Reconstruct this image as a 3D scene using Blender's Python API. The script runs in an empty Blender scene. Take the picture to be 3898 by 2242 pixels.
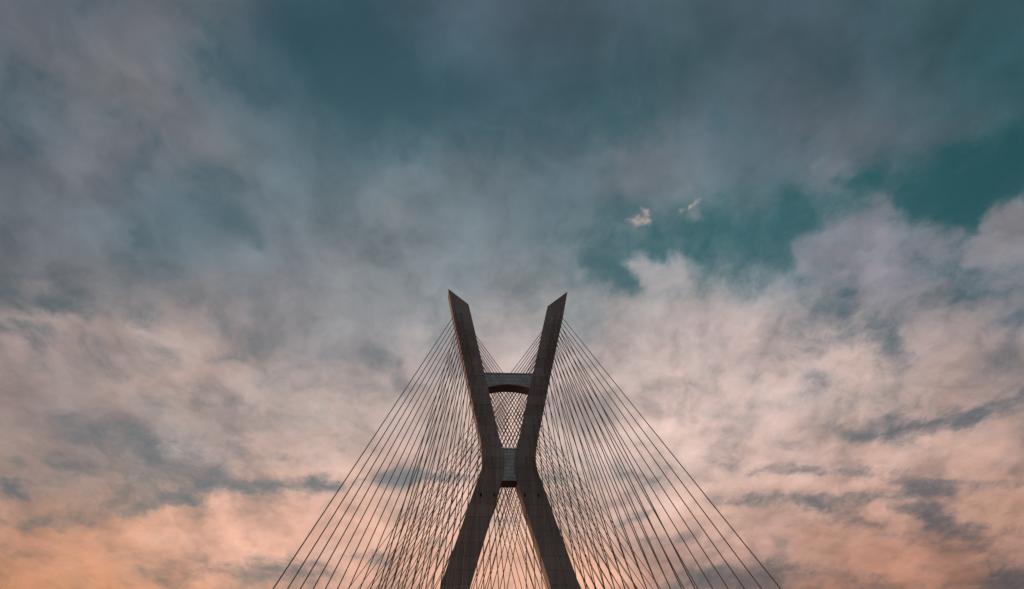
# Cable-stayed bridge with an X-shaped concrete pylon under a dusk sky.
import bpy, bmesh, math, random
from mathutils import Vector, Matrix
random.seed(4)
sc = bpy.context.scene
COL = sc.collection
R = math.radians

# ------------------------------------------------------------------ camera
cam_data = bpy.data.cameras.new('camera')
cam = bpy.data.objects.new('camera', cam_data)
COL.objects.link(cam)
cam_data.sensor_width = 36.0
cam_data.lens = 36.0 * 2564.807 / 3898.0
cam_data.clip_start = 0.5
cam_data.clip_end = 20000.0
CAM = Vector((-7.0, -150.0, 1.7))
PITCH, AZIM, ROLL = R(42.0), R(3.15), R(-0.75)
fwd = Vector((math.sin(AZIM) * math.cos(PITCH), math.cos(AZIM) * math.cos(PITCH), math.sin(PITCH)))
rt = Vector((math.cos(AZIM), -math.sin(AZIM), 0))
up = rt.cross(fwd)
rt2 = rt * math.cos(ROLL) + up * math.sin(ROLL)
up2 = -rt * math.sin(ROLL) + up * math.cos(ROLL)
M = Matrix((rt2, up2, -fwd)).transposed().to_4x4()
M.translation = CAM
cam.matrix_world = M
sc.camera = cam

# ------------------------------------------------------------------ exposure
sc.view_settings.view_transform = 'Standard'
sc.view_settings.look = 'None'
sc.view_settings.exposure = 0.0
sc.view_settings.gamma = 1.0
sc.view_settings.use_curve_mapping = False
sc.cycles.max_bounces = 5

# ------------------------------------------------------------------ world: dusk sky
SUN_AZ, SUN_EL = R(-30.0), R(7.0)          # azimuth measured from +Y towards +X
world = bpy.data.worlds.new('World')
sc.world = world
world.use_nodes = True
wt = world.node_tree
wt.nodes.clear()


def N(tree, kind, **kw):
    n = tree.nodes.new(kind)
    for k, v in kw.items():
        setattr(n, k, v)
    return n


def link(tree, a, b):
    tree.links.new(a, b)


def math_node(tree, op, a, b=None, c=None, clamp=False):
    n = N(tree, 'ShaderNodeMath', operation=op)
    n.use_clamp = clamp
    for i, v in enumerate((a, b, c)):
        if v is None:
            continue
        if isinstance(v, (int, float)):
            n.inputs[i].default_value = v
        else:
            link(tree, v, n.inputs[i])
    return n.outputs[0]


def vmath(tree, op, a, b=None, c=None, scale=None):
    n = N(tree, 'ShaderNodeVectorMath', operation=op)
    for i, v in enumerate((a, b, c)):
        if v is None:
            continue
        if isinstance(v, (tuple, list)):
            n.inputs[i].default_value = v
        else:
            link(tree, v, n.inputs[i])
    if scale is not None:
        if isinstance(scale, (int, float)):
            n.inputs['Scale'].default_value = scale
        else:
            link(tree, scale, n.inputs['Scale'])
    return n.outputs[0]


def noise(tree, vec, scale, detail=6.0, rough=0.55, distort=0.0, lac=2.0, dims='3D'):
    n = N(tree, 'ShaderNodeTexNoise', noise_dimensions=dims)
    n.inputs['Scale'].default_value = scale
    n.inputs['Detail'].default_value = detail
    n.inputs['Roughness'].default_value = rough
    n.inputs['Distortion'].default_value = distort
    n.inputs['Lacunarity'].default_value = lac
    if vec is not None:
        link(tree, vec, n.inputs['Vector'])
    return n


# This evening's sky by azimuth (columns) and elevation (rows, from the top down).
# COVER: how much lit cloud stands there, in percent.  LIT, GAP: colour of the lit cloud and of the
# thin blue-grey veil between the clouds (gamma-encoded, 0 to 255).
AZ0, AZ1, EL0, EL1 = -58.0, 64.0, 12.0, 68.0
NA, NE = 140, 84
LA, LE = 44, 15
GA, GE = 20, 8
COVER = [int(t) for t in '''
97 97 97 97 97 98 97 97 97 97 97 97 97 97 97 97 97 96 94 93 93 92 92 92 92 90 88 87 82 78 75 72 71 70 69 70 72 76 80 86 92 96 98 99 99 99 99 100 103 106 107 108 107 107 106 106 106 106 106 105 105 105 104 104 104 103 103 103 102 102 102 102 102 102 102 102 103 103 103 102 102 102 102 101 101 101 101 101 101 101 101 101 102 102 102 102 102 102 101 101 100 100 100 100 100 99 99 99 99 99 99 99 99 99 99 99 99 99 99 99 99 99 99 99 99 99 99 99 99 99 98 98 98 98 98 98 97 97 97 97
99 99 99 99 99 99 98 98 99 99 99 99 99 98 97 97 97 97 97 97 98 97 95 93 91 90 89 89 89 87 85 82 75 69 64 61 59 59 60 63 68 75 84 93 99 102 103 103 102 104 109 113 114 115 115 114 113 113 113 113 112 112 111 110 109 109 108 108 107 106 106 106 107 106 106 107 106 106 106 106 106 105 105 105 105 105 105 105 105 105 105 105 105 105 105 104 103 103 102 102 101 101 101 100 100 100 100 100 100 100 100 100 100 100 101 101 101 101 101 101 101 101 101 101 101 101 101 101 101 101 101 100 100 100 100 100 100 99 99 99
99 99 99 99 99 99 98 98 98 98 98 98 98 99 99 99 97 97 96 96 97 97 97 97 95 93 90 89 88 88 88 86 83 78 68 61 56 53 53 53 54 56 60 68 79 90 101 107 109 111 112 112 110 108 107 106 106 105 106 106 105 105 105 105 105 105 104 104 104 104 104 105 105 104 104 104 104 105 105 105 104 105 105 105 105 105 105 105 105 105 105 105 105 105 105 105 106 105 105 104 104 103 102 102 101 101 101 101 101 101 101 101 101 101 101 101 102 102 102 102 102 102 102 101 101 101 101 101 101 101 100 100 100 100 100 99 99 99 99 99
96 96 97 97 98 98 98 98 97 97 97 97 97 97 97 98 98 98 97 96 96 96 97 97 97 97 95 92 90 89 87 87 86 84 83 69 59 50 45 41 40 38 38 40 44 53 58 63 70 77 86 91 95 100 104 107 107 108 107 105 105 104 104 104 104 104 104 104 104 105 105 104 104 104 104 104 104 105 105 105 105 105 106 106 105 105 105 104 104 103 103 102 101 100 100 100 100 101 100 101 101 101 102 102 103 103 103 103 103 102 103 103 102 102 102 102 102 102 102 102 102 101 101 101 101 101 101 100 99 99 99 99 98 98 98 98 98 98 97 97
92 92 92 93 94 94 95 96 96 96 96 95 95 95 95 95 96 97 98 98 97 96 96 97 99 99 101 101 97 96 94 89 82 79 74 57 46 38 32 28 25 23 24 25 27 28 29 31 34 37 41 46 50 54 56 60 64 68 71 74 78 80 85 88 89 92 95 97 99 101 102 102 102 102 101 101 102 103 103 103 103 104 104 105 105 104 105 104 104 103 103 103 102 102 101 100 97 97 97 96 97 98 98 98 99 101 102 103 103 104 104 104 104 104 104 103 103 103 102 101 101 101 101 100 100 99 98 98 98 97 96 96 96 96 95 94 93 93 93 92
87 87 88 88 89 90 91 92 93 94 95 95 95 94 94 95 95 96 97 99 100 100 100 102 101 101 99 94 89 89 90 85 64 48 34 29 32 29 22 17 14 13 12 12 12 12 13 15 16 18 20 23 26 30 33 36 39 42 46 49 53 56 60 63 68 72 75 79 82 84 87 89 90 90 90 90 89 89 89 89 90 89 87 87 87 87 87 89 90 91 90 92 94 95 97 97 96 95 94 93 93 93 94 94 96 98 98 100 102 103 103 104 104 105 106 105 105 103 103 102 102 101 100 99 98 98 97 96 95 95 95 94 93 92 90 90 89 89 88 88
84 85 87 88 88 89 90 91 92 94 95 96 96 96 95 95 95 96 97 100 101 102 101 99 99 96 93 89 85 83 83 79 74 100 105 46 35 27 18 13 10 8 7 8 8 8 8 9 10 10 12 14 16 18 21 24 27 30 35 39 43 48 52 57 61 66 70 75 79 81 82 83 83 82 82 82 81 79 79 78 77 74 72 71 71 71 72 73 75 76 78 79 81 83 85 87 89 91 92 92 91 91 90 90 91 93 95 96 99 101 101 102 103 104 104 105 105 105 105 104 103 102 101 100 99 98 97 97 97 96 95 93 91 90 90 90 89 88 87 86
85 84 85 87 88 89 90 91 92 93 94 95 96 96 96 95 94 90 88 89 87 89 86 85 88 88 88 87 87 87 86 85 86 112 83 53 42 29 21 17 11 9 7 7 7 7 8 8 8 10 14 19 21 24 26 30 34 38 42 47 53 60 66 66 67 67 68 69 70 69 69 69 72 72 72 71 71 71 69 68 67 65 63 62 61 62 62 64 66 68 70 72 74 76 78 80 82 83 85 87 88 89 89 89 89 90 91 93 94 97 98 100 101 102 102 103 103 104 104 104 105 103 102 102 100 99 99 99 98 96 94 92 92 91 91 90 88 87 87 86
85 85 85 85 87 88 90 91 91 91 92 93 93 94 95 94 90 81 76 75 76 77 78 76 78 78 78 77 77 81 84 83 79 72 64 56 46 36 26 20 16 12 9 8 8 10 10 10 11 14 16 17 20 24 30 36 40 42 45 49 52 54 57 58 63 66 65 66 67 67 67 67 68 69 70 71 76 78 74 73 67 63 60 59 56 55 54 53 55 57 55 57 59 62 65 67 69 72 75 79 81 85 90 92 93 93 94 95 95 95 96 97 98 99 99 99 100 100 100 102 102 103 103 103 102 102 101 99 97 95 94 93 93 92 90 89 88 88 87 86
89 89 89 89 88 89 90 91 91 90 90 90 91 95 104 107 107 105 106 105 101 93 88 70 67 70 69 68 69 72 74 71 66 63 65 70 72 65 53 45 36 28 24 27 24 23 21 26 29 36 47 50 50 53 55 55 54 61 59 60 53 48 46 48 56 68 75 76 75 78 82 86 87 88 88 88 85 84 80 80 78 73 71 67 64 60 57 55 59 59 57 53 55 56 58 62 66 69 70 72 76 81 86 91 93 95 95 95 95 97 97 97 97 97 98 97 97 97 97 97 98 100 100 102 102 102 102 99 97 97 97 96 95 93 92 92 92 91 90 89
92 92 92 92 92 91 89 89 89 88 87 90 104 108 109 110 109 107 101 91 77 71 70 65 62 60 57 56 56 54 55 56 57 61 75 85 93 93 90 79 67 58 57 58 59 58 50 48 51 53 55 56 58 56 60 69 79 84 85 79 73 65 60 69 76 80 85 87 89 91 92 93 95 97 97 94 94 92 88 89 85 81 80 78 73 68 63 59 58 60 59 58 59 62 64 62 65 70 73 78 81 83 84 87 89 94 95 97 97 97 99 98 97 97 98 98 98 97 96 96 96 98 99 100 101 101 102 101 100 99 99 97 96 95 95 95 94 93 93 93
95 95 94 94 93 91 89 86 85 83 90 100 98 97 98 97 96 95 93 88 85 84 79 72 67 67 66 62 58 55 54 56 62 76 85 92 98 100 105 100 89 79 77 77 70 69 62 58 65 64 67 70 67 70 75 78 83 86 89 90 90 91 96 94 94 95 96 96 96 97 100 102 97 81 86 97 99 97 95 92 87 84 82 78 77 77 77 77 73 66 66 66 65 66 65 65 68 71 74 77 83 83 85 86 89 90 92 96 96 97 98 99 99 98 99 98 98 96 94 92 92 94 94 98 100 102 101 102 101 100 99 98 98 98 97 96 96 96 96 95
97 97 96 95 93 91 87 81 73 84 91 93 93 92 92 89 88 94 95 94 90 86 85 82 80 78 77 76 75 71 75 76 80 92 100 100 98 100 102 98 95 91 84 79 73 73 76 75 78 81 86 86 86 82 83 90 96 94 94 96 96 97 101 103 102 100 101 102 103 102 103 104 97 87 85 92 103 101 98 96 93 89 86 85 85 84 82 83 83 82 80 79 79 79 80 78 78 80 83 85 85 84 86 89 92 93 92 96 98 100 102 102 101 102 102 99 94 94 92 91 90 91 92 93 95 98 99 100 99 98 99 100 100 99 98 98 98 98 98 97
100 99 97 95 92 88 83 76 72 83 91 91 91 91 93 90 80 90 96 96 95 92 90 91 89 85 83 85 86 87 90 93 99 106 110 110 104 100 99 98 95 94 94 92 92 92 89 86 85 88 89 89 95 107 115 115 106 100 102 107 111 105 105 106 106 106 111 114 114 106 106 106 106 106 106 105 103 103 101 99 99 97 94 91 89 89 89 109 115 115 115 115 112 104 95 93 94 96 96 97 94 92 91 91 93 96 95 97 98 98 101 100 98 99 101 101 97 93 93 92 89 88 87 89 91 92 96 97 96 96 97 98 100 100 101 100 100 100 99 98
101 100 97 93 89 85 86 85 82 81 81 83 90 97 98 99 99 94 101 101 96 74 95 95 94 93 94 91 91 91 90 93 95 100 102 100 95 95 97 101 100 103 105 96 98 95 95 92 90 89 93 105 115 115 114 103 99 112 114 108 100 100 100 102 104 106 109 115 115 107 106 106 106 106 105 105 103 102 101 101 104 105 112 115 115 115 114 109 105 100 100 104 106 111 114 105 101 103 104 103 102 100 100 99 99 96 97 100 108 104 101 101 101 99 99 100 98 95 93 93 92 89 86 85 87 88 90 89 90 91 94 96 99 100 102 101 101 100 99 97
101 100 97 93 81 84 89 87 89 91 91 91 96 99 101 102 106 109 109 108 107 104 102 100 101 102 101 101 98 95 93 94 95 95 95 95 95 95 103 113 115 111 100 100 97 96 94 92 94 101 110 115 115 112 102 96 104 101 91 87 86 85 86 87 89 95 99 102 105 104 105 104 104 103 103 102 100 98 96 98 103 109 105 103 103 111 114 115 115 115 115 113 112 110 110 111 112 113 112 109 106 105 105 103 101 99 98 99 106 112 114 112 107 100 98 98 97 96 95 93 93 93 90 87 87 84 85 89 89 89 91 94 98 101 102 103 101 99 97 97
100 99 96 94 85 95 100 99 96 96 96 98 100 101 102 102 109 111 111 111 111 110 111 115 115 115 115 115 115 112 114 113 112 106 103 100 93 99 110 111 107 99 95 95 96 96 96 94 100 114 113 109 102 97 93 91 92 84 83 85 89 91 93 95 97 96 100 102 102 102 101 100 100 98 99 97 96 96 94 91 88 86 86 84 84 84 85 87 89 93 96 101 105 108 110 113 115 114 112 111 109 108 106 105 104 100 100 100 100 101 105 111 112 112 106 100 98 98 97 96 95 96 96 92 89 85 82 85 85 88 91 92 95 100 101 103 100 98 97 97
99 97 96 95 102 107 105 100 101 107 110 112 113 111 109 109 109 108 106 107 109 110 112 113 115 115 115 115 115 115 115 115 115 115 115 113 99 98 98 98 96 93 95 97 97 96 96 99 109 98 98 112 115 115 114 100 89 89 91 91 88 90 94 96 98 99 99 99 99 99 98 96 95 94 94 93 92 90 88 85 81 77 74 71 70 71 71 74 76 79 84 90 95 100 105 109 111 112 110 109 110 108 108 106 103 102 101 100 99 99 97 78 91 107 111 110 105 102 100 99 98 99 99 97 94 90 85 83 84 86 90 91 93 96 97 99 100 98 98 99
97 96 97 96 103 105 101 100 115 115 115 115 112 108 104 102 102 97 90 90 95 103 104 105 107 108 111 112 113 111 110 105 99 92 90 90 94 93 92 94 94 94 94 96 99 98 97 95 92 90 92 106 115 115 115 115 102 87 87 88 80 78 82 87 92 95 96 96 96 96 94 93 92 90 90 87 83 80 77 74 71 68 64 60 56 55 54 56 59 61 67 71 72 75 83 89 89 95 97 99 102 104 105 103 101 101 101 100 98 97 96 94 97 99 103 109 112 109 105 102 102 102 99 98 95 92 92 86 83 84 87 89 92 94 95 97 98 99 100 100
94 96 96 102 104 99 94 95 112 114 108 103 99 97 95 96 89 79 76 76 81 84 73 95 99 98 97 92 87 70 59 56 54 56 62 68 89 95 94 94 95 97 98 98 100 98 95 93 91 88 87 87 100 108 108 95 87 84 85 85 81 75 75 84 92 94 95 95 94 94 93 91 89 83 64 62 57 54 53 49 50 50 48 45 43 41 41 41 40 43 46 48 46 37 48 56 56 60 66 73 76 86 94 97 95 96 97 97 96 95 94 94 96 96 97 101 107 113 114 112 106 104 102 99 98 96 95 88 86 84 85 88 92 93 93 96 99 100 101 100
94 95 101 101 99 99 75 74 85 83 84 89 92 90 90 89 83 86 89 91 90 79 61 79 95 93 87 69 54 50 54 60 60 71 76 89 96 99 99 97 99 100 100 99 99 97 94 92 91 88 86 86 87 87 84 83 84 85 86 86 86 84 81 81 93 94 95 95 94 93 92 90 88 80 60 57 56 52 45 41 38 36 34 32 31 30 29 29 25 22 24 30 29 26 59 72 30 31 38 47 54 62 68 76 81 84 85 83 89 90 89 115 115 114 95 92 94 104 114 115 115 106 102 101 110 115 95 89 88 87 83 87 89 91 93 96 99 100 100 100
93 99 99 99 101 101 94 66 69 79 74 74 75 80 85 87 91 95 98 98 90 69 54 82 96 93 67 66 69 73 73 81 85 91 98 101 103 104 105 107 107 104 102 100 98 96 95 94 92 90 89 88 87 87 87 85 85 86 87 88 90 92 92 88 91 93 93 92 90 89 90 89 87 86 83 81 78 71 61 45 37 33 29 26 24 23 22 21 16 14 18 25 26 27 24 23 22 24 28 34 43 49 52 55 56 59 53 40 57 75 81 84 94 115 112 86 87 90 97 108 115 115 109 101 97 102 95 91 91 90 88 85 84 88 93 97 98 99 99 99
95 96 97 99 101 102 101 78 59 79 80 74 74 71 71 76 98 102 104 102 92 62 58 90 98 97 93 90 75 69 68 72 68 67 83 95 106 109 109 107 104 102 102 100 99 97 97 95 93 92 91 89 88 88 88 88 87 88 89 89 90 91 90 90 91 91 89 85 81 82 85 88 87 85 84 82 81 69 41 27 16 18 18 18 18 17 17 15 14 14 18 21 23 24 23 23 24 23 24 27 33 36 39 42 42 43 40 26 35 56 65 68 45 54 77 72 78 81 82 88 105 115 115 111 103 98 95 90 89 90 86 84 81 87 93 97 98 98 97 96
92 93 96 98 100 101 100 91 61 61 79 90 90 89 91 94 99 102 104 104 98 79 71 104 101 97 95 92 73 67 50 43 36 27 36 45 72 97 106 104 103 102 101 101 98 95 95 94 93 91 89 88 89 90 89 89 88 89 88 89 88 88 89 89 89 87 85 81 76 80 83 84 84 84 84 94 92 78 62 32 10 4 5 8 13 19 48 60 17 16 17 21 27 27 25 25 27 28 27 27 27 28 29 29 30 30 32 33 29 39 45 48 51 31 34 45 57 68 71 68 79 99 115 115 115 115 110 101 91 87 84 84 82 89 94 97 97 96 95 94
91 94 96 98 99 98 99 97 80 51 59 85 97 96 98 99 102 104 106 107 105 94 73 109 107 97 95 94 93 85 66 54 40 20 16 20 34 58 99 105 104 101 99 97 97 97 96 97 95 93 91 91 93 95 93 92 90 90 90 88 86 84 85 88 89 90 89 83 77 81 83 84 86 88 89 108 98 80 75 63 39 15 6 0 8 77 115 114 80 41 47 60 56 33 30 33 38 35 31 26 26 26 25 22 21 21 23 26 29 31 36 38 41 42 29 24 34 49 58 57 55 61 73 98 115 115 115 115 115 114 84 81 84 93 95 95 97 95 94 93
91 93 95 96 95 96 95 93 89 64 49 64 69 80 101 101 107 109 114 110 105 101 96 99 97 95 93 92 91 86 79 71 63 55 47 62 55 51 89 104 102 99 98 98 97 98 96 99 101 97 95 94 95 95 94 94 93 92 90 88 85 83 85 88 91 91 86 82 79 82 79 70 83 95 113 87 83 80 80 75 58 37 26 10 2 25 75 97 98 96 87 89 84 50 33 33 37 39 37 31 28 28 25 23 19 18 18 18 21 25 31 35 37 37 37 32 24 30 39 42 43 41 43 50 63 75 94 99 110 115 115 79 90 90 89 89 92 94 93 91
90 92 93 93 94 93 90 89 90 88 59 57 64 80 96 104 112 115 115 115 109 100 99 98 96 92 88 86 85 85 85 83 86 85 86 94 98 100 105 104 101 99 99 99 100 99 99 105 113 107 99 98 97 95 94 92 92 90 86 85 87 87 87 86 86 84 80 80 80 80 72 59 83 91 114 89 84 82 80 77 71 61 68 30 5 0 50 95 98 96 96 96 77 63 48 45 43 40 37 38 32 30 29 25 20 18 20 20 24 37 53 54 51 53 54 47 39 29 29 32 30 28 30 34 40 42 47 57 63 76 75 84 84 83 83 85 88 90 92 90
91 92 92 93 92 89 87 89 95 96 94 91 100 99 100 107 114 115 115 115 115 103 96 94 84 81 79 81 81 81 82 85 89 93 96 100 103 105 104 101 100 100 98 99 99 100 100 104 115 113 100 100 99 96 94 91 90 89 86 84 85 84 84 83 81 78 77 78 82 80 84 78 86 90 91 90 88 85 84 82 79 76 64 38 46 23 46 84 101 98 95 95 62 53 49 51 47 52 55 51 43 34 28 23 16 34 92 92 97 106 107 106 97 84 82 96 68 33 15 13 10 8 12 22 27 27 29 35 38 48 72 73 72 75 79 82 85 88 90 91
91 91 92 91 88 86 88 93 95 97 101 103 99 104 108 115 115 115 115 114 114 109 95 89 70 52 64 76 75 77 82 87 85 91 93 97 101 99 102 101 101 102 102 101 100 101 102 110 109 108 101 100 98 96 93 91 91 94 96 90 85 84 85 83 82 81 80 81 97 80 81 87 88 90 92 89 87 87 87 85 84 83 82 83 82 78 85 91 93 89 82 76 66 60 57 60 58 60 63 62 58 51 33 25 17 51 108 107 106 105 105 105 106 107 110 110 72 17 5 3 5 0 0 3 11 14 15 21 25 36 55 59 63 67 74 79 82 85 87 89
89 90 89 87 86 87 92 93 96 101 103 106 102 105 108 109 108 108 106 103 103 101 92 89 75 40 42 69 75 75 80 82 86 82 88 94 96 96 97 100 100 100 101 102 102 103 104 103 103 101 99 98 96 94 91 91 99 106 104 95 85 85 84 83 81 81 99 115 113 88 82 84 85 87 90 92 91 89 90 87 87 89 95 98 97 97 97 98 98 96 93 89 82 74 68 66 68 68 66 65 68 62 51 31 34 71 107 103 102 88 85 102 105 107 108 80 81 9 4 3 3 0 0 0 0 5 8 9 9 20 38 46 54 61 68 75 79 82 85 86
87 87 86 85 86 90 92 94 100 102 105 106 104 103 103 103 101 103 100 98 97 93 88 86 81 49 38 55 68 73 76 83 85 82 84 86 90 94 97 98 98 99 101 102 102 102 101 100 99 97 96 95 93 91 89 97 98 100 94 85 83 82 82 82 84 84 91 115 107 85 86 87 88 89 90 92 92 90 90 89 88 89 96 100 99 99 98 98 98 97 97 105 109 90 81 74 73 75 73 70 70 69 66 60 62 91 95 97 98 97 90 99 101 104 108 94 87 29 10 4 3 2 0 0 0 2 5 6 6 12 29 35 45 55 64 70 76 80 83 84
85 84 83 84 88 89 92 97 100 103 105 105 104 103 102 101 99 98 96 96 94 89 86 85 81 65 66 63 69 73 74 82 80 80 82 84 88 91 94 93 96 97 97 98 99 96 93 90 94 93 93 91 89 87 85 83 86 103 110 102 90 80 80 84 85 86 87 96 86 86 88 89 90 91 92 92 91 91 88 87 86 88 95 98 98 98 98 97 97 96 95 97 101 100 94 86 77 74 76 72 70 72 71 68 63 68 74 77 84 91 93 95 87 97 107 108 68 54 38 13 4 0 0 0 0 2 6 7 9 13 20 30 38 48 58 66 72 77 80 82
83 82 83 86 88 90 95 98 101 103 103 104 105 104 102 101 99 98 96 93 90 87 86 83 79 73 70 71 70 72 73 76 78 80 83 85 88 88 88 90 92 94 94 95 93 89 83 85 88 88 88 87 84 82 81 81 95 115 115 113 95 82 83 83 83 86 88 88 88 89 88 87 87 88 90 90 91 90 89 87 87 90 93 96 96 96 96 96 96 95 95 95 99 106 101 93 87 83 77 76 74 72 74 76 65 62 74 75 78 80 85 87 91 83 96 83 73 87 68 43 18 0 0 0 3 6 7 11 14 17 21 28 35 43 53 62 69 74 78 80
81 81 84 85 88 92 95 98 100 101 102 103 104 104 102 100 99 97 94 91 87 84 82 79 75 71 67 67 62 66 70 73 73 77 82 86 94 87 87 88 88 88 89 90 88 80 78 82 83 82 81 80 78 76 76 78 84 85 90 89 81 83 83 83 85 87 90 90 89 91 88 87 87 90 89 89 89 90 89 88 87 90 94 95 95 95 95 95 95 95 94 96 103 109 107 97 92 91 90 93 89 74 72 76 73 75 76 77 78 80 82 87 86 87 89 80 84 96 73 50 32 0 0 18 43 23 12 18 20 22 25 28 34 41 48 58 66 71 75 78
82 83 85 87 90 93 96 98 99 100 102 103 103 103 102 100 98 95 91 87 83 79 76 72 69 67 64 63 64 71 75 77 72 73 87 93 92 83 87 94 87 85 85 85 82 76 77 79 79 77 75 73 70 68 68 74 79 80 83 84 84 83 83 86 88 89 89 90 90 90 91 91 90 90 90 90 89 89 88 87 87 90 94 94 94 95 95 95 95 94 94 94 94 99 97 95 94 93 93 92 84 74 73 72 59 59 75 79 74 84 107 115 115 95 84 83 88 95 78 50 43 16 68 110 111 98 42 25 26 29 31 33 35 41 48 55 64 71 75 78
81 82 84 87 90 92 94 96 97 99 100 101 101 101 101 99 97 92 88 82 76 72 67 63 60 60 60 60 66 77 77 73 71 72 79 87 85 80 92 103 92 82 82 82 80 79 78 77 75 73 71 69 66 62 61 67 76 81 84 83 83 84 85 87 88 89 92 92 91 91 91 92 92 93 91 90 90 89 88 88 88 90 94 94 93 93 94 94 94 93 93 93 81 90 93 93 94 93 93 91 88 78 73 71 70 53 50 69 33 85 95 94 88 88 86 83 81 85 83 60 76 88 79 103 109 108 52 43 33 34 36 37 39 42 47 54 61 68 74 77
80 81 83 86 89 91 92 94 96 97 98 99 99 100 99 98 94 88 81 74 68 63 59 54 53 54 56 58 66 65 64 69 69 73 76 80 79 79 79 81 79 79 80 79 78 75 74 73 72 71 71 68 66 61 59 59 63 77 83 83 84 87 89 89 89 91 91 91 92 92 91 92 92 93 92 91 90 89 89 88 88 91 93 93 93 92 93 93 93 93 93 93 86 87 93 93 93 93 92 92 90 85 75 69 67 62 37 41 65 78 86 94 91 84 86 81 79 79 78 84 106 103 91 102 105 99 73 60 52 40 39 41 42 45 48 54 60 66 72 76
79 81 83 85 88 89 91 93 94 95 96 97 98 98 97 94 88 81 73 66 60 56 53 49 47 50 53 57 58 60 64 68 71 72 76 76 77 77 76 75 77 78 78 77 75 72 70 69 71 71 73 84 84 69 68 69 72 81 85 85 85 88 89 89 89 91 90 90 92 92 94 94 94 92 92 91 90 89 89 89 88 90 92 92 92 92 92 93 92 92 92 92 91 93 93 93 93 94 96 96 94 87 79 70 64 62 54 40 43 66 78 82 85 83 86 82 79 77 79 105 109 101 96 100 102 89 86 81 68 58 45 45 47 49 52 55 61 67 72 77
80 81 84 86 87 89 91 92 94 94 95 96 97 96 94 90 82 73 65 58 56 54 48 47 47 49 53 58 58 63 69 74 82 80 76 77 79 85 81 76 76 77 77 77 80 86 73 69 71 72 77 111 114 83 77 83 85 85 88 87 88 89 90 92 92 91 90 91 93 93 94 95 94 92 92 92 91 91 91 90 89 91 91 91 91 91 91 92 92 92 92 92 92 92 93 93 93 99 103 107 104 96 83 75 65 59 57 59 62 58 64 78 82 83 84 81 78 75 74 74 90 97 93 104 104 91 93 93 86 71 62 51 51 54 56 60 64 69 75 79
82 82 84 86 88 89 91 92 93 94 94 95 95 94 90 85 75 65 58 65 75 59 45 46 46 45 59 70 73 82 82 96 112 114 109 103 104 103 94 77 78 79 89 98 93 75 71 71 70 71 73 83 109 97 80 84 84 85 87 89 93 94 93 94 93 91 90 92 94 94 94 94 95 95 95 95 95 93 92 91 90 90 90 90 90 90 90 91 91 91 91 91 91 92 92 93 93 93 92 94 99 101 96 78 69 58 54 55 56 46 54 76 81 81 82 81 77 72 71 70 70 75 83 92 89 93 95 98 95 87 73 65 57 58 61 64 68 73 79 82
81 81 82 84 85 87 89 90 91 92 93 93 92 89 86 79 69 59 52 50 46 41 38 36 45 72 112 108 111 115 115 114 108 102 102 100 85 59 41 41 57 97 97 84 79 76 73 75 72 73 75 76 78 84 81 83 84 85 89 94 96 95 95 96 94 94 93 93 94 95 95 94 95 95 96 95 95 94 93 92 91 89 89 89 88 89 89 89 89 89 89 90 91 92 92 93 93 92 91 90 87 85 81 78 73 63 55 53 52 38 53 72 79 82 82 82 74 62 52 57 62 62 69 72 82 91 96 97 96 93 86 74 68 61 63 67 70 75 80 81
81 81 81 83 84 86 87 89 90 91 91 90 88 86 80 73 64 55 45 33 30 36 57 94 113 115 104 95 100 89 94 85 78 79 82 77 47 44 75 102 105 91 83 79 79 79 78 78 76 75 75 76 78 82 84 85 85 88 91 94 96 98 96 96 97 98 96 95 95 95 96 96 96 95 95 95 94 94 94 94 91 90 89 88 88 88 88 88 87 86 85 87 89 91 92 91 86 89 91 88 84 101 96 83 77 70 61 54 51 37 46 68 77 80 92 97 74 64 37 32 41 47 63 69 75 83 93 95 95 94 92 85 75 71 67 70 73 78 81 81
82 82 82 83 84 86 87 88 89 89 88 87 85 81 76 69 62 54 35 34 57 106 115 114 95 83 72 72 74 77 79 73 71 72 79 83 90 100 113 110 104 96 85 85 83 84 88 93 88 85 81 79 81 85 90 88 90 91 94 95 98 98 98 98 97 98 97 96 97 97 97 97 97 96 95 96 95 94 94 93 92 91 90 88 88 87 87 86 86 78 73 72 77 86 90 74 62 70 91 75 74 88 96 106 97 90 78 60 50 39 31 58 75 80 83 77 83 67 52 40 36 42 54 69 73 78 83 92 94 93 92 90 85 77 74 74 77 82 82 82
85 85 85 85 86 87 88 89 89 89 87 85 81 77 74 69 63 56 53 97 112 87 70 67 68 71 67 68 70 79 79 76 77 79 89 106 115 115 108 106 94 87 87 87 93 100 104 106 102 96 95 84 84 89 91 92 93 95 98 97 97 98 99 98 98 98 97 97 97 97 97 97 96 96 96 96 95 94 94 93 93 92 91 89 88 87 86 85 85 84 82 75 73 77 90 89 81 76 89 81 82 83 85 99 106 107 99 70 48 34 26 51 79 84 84 86 113 83 65 60 58 60 64 67 73 77 80 83 91 93 93 92 90 86 81 80 83 85 85 85
85 85 85 85 86 87 88 88 88 87 84 81 78 75 74 68 65 68 90 81 65 64 65 70 73 74 66 63 63 79 81 82 82 96 115 114 97 86 96 90 89 90 90 96 103 106 104 101 99 92 86 86 88 90 92 93 93 96 97 98 97 98 98 97 97 97 97 97 97 96 96 96 96 96 95 95 94 94 93 94 93 92 91 89 88 87 86 85 85 85 84 83 84 85 87 88 90 90 90 88 86 83 80 74 89 104 107 83 54 41 27 61 85 91 93 100 110 78 71 69 56 66 68 70 70 75 78 80 83 90 92 91 90 89 85 84 85 85 85 85
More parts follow.
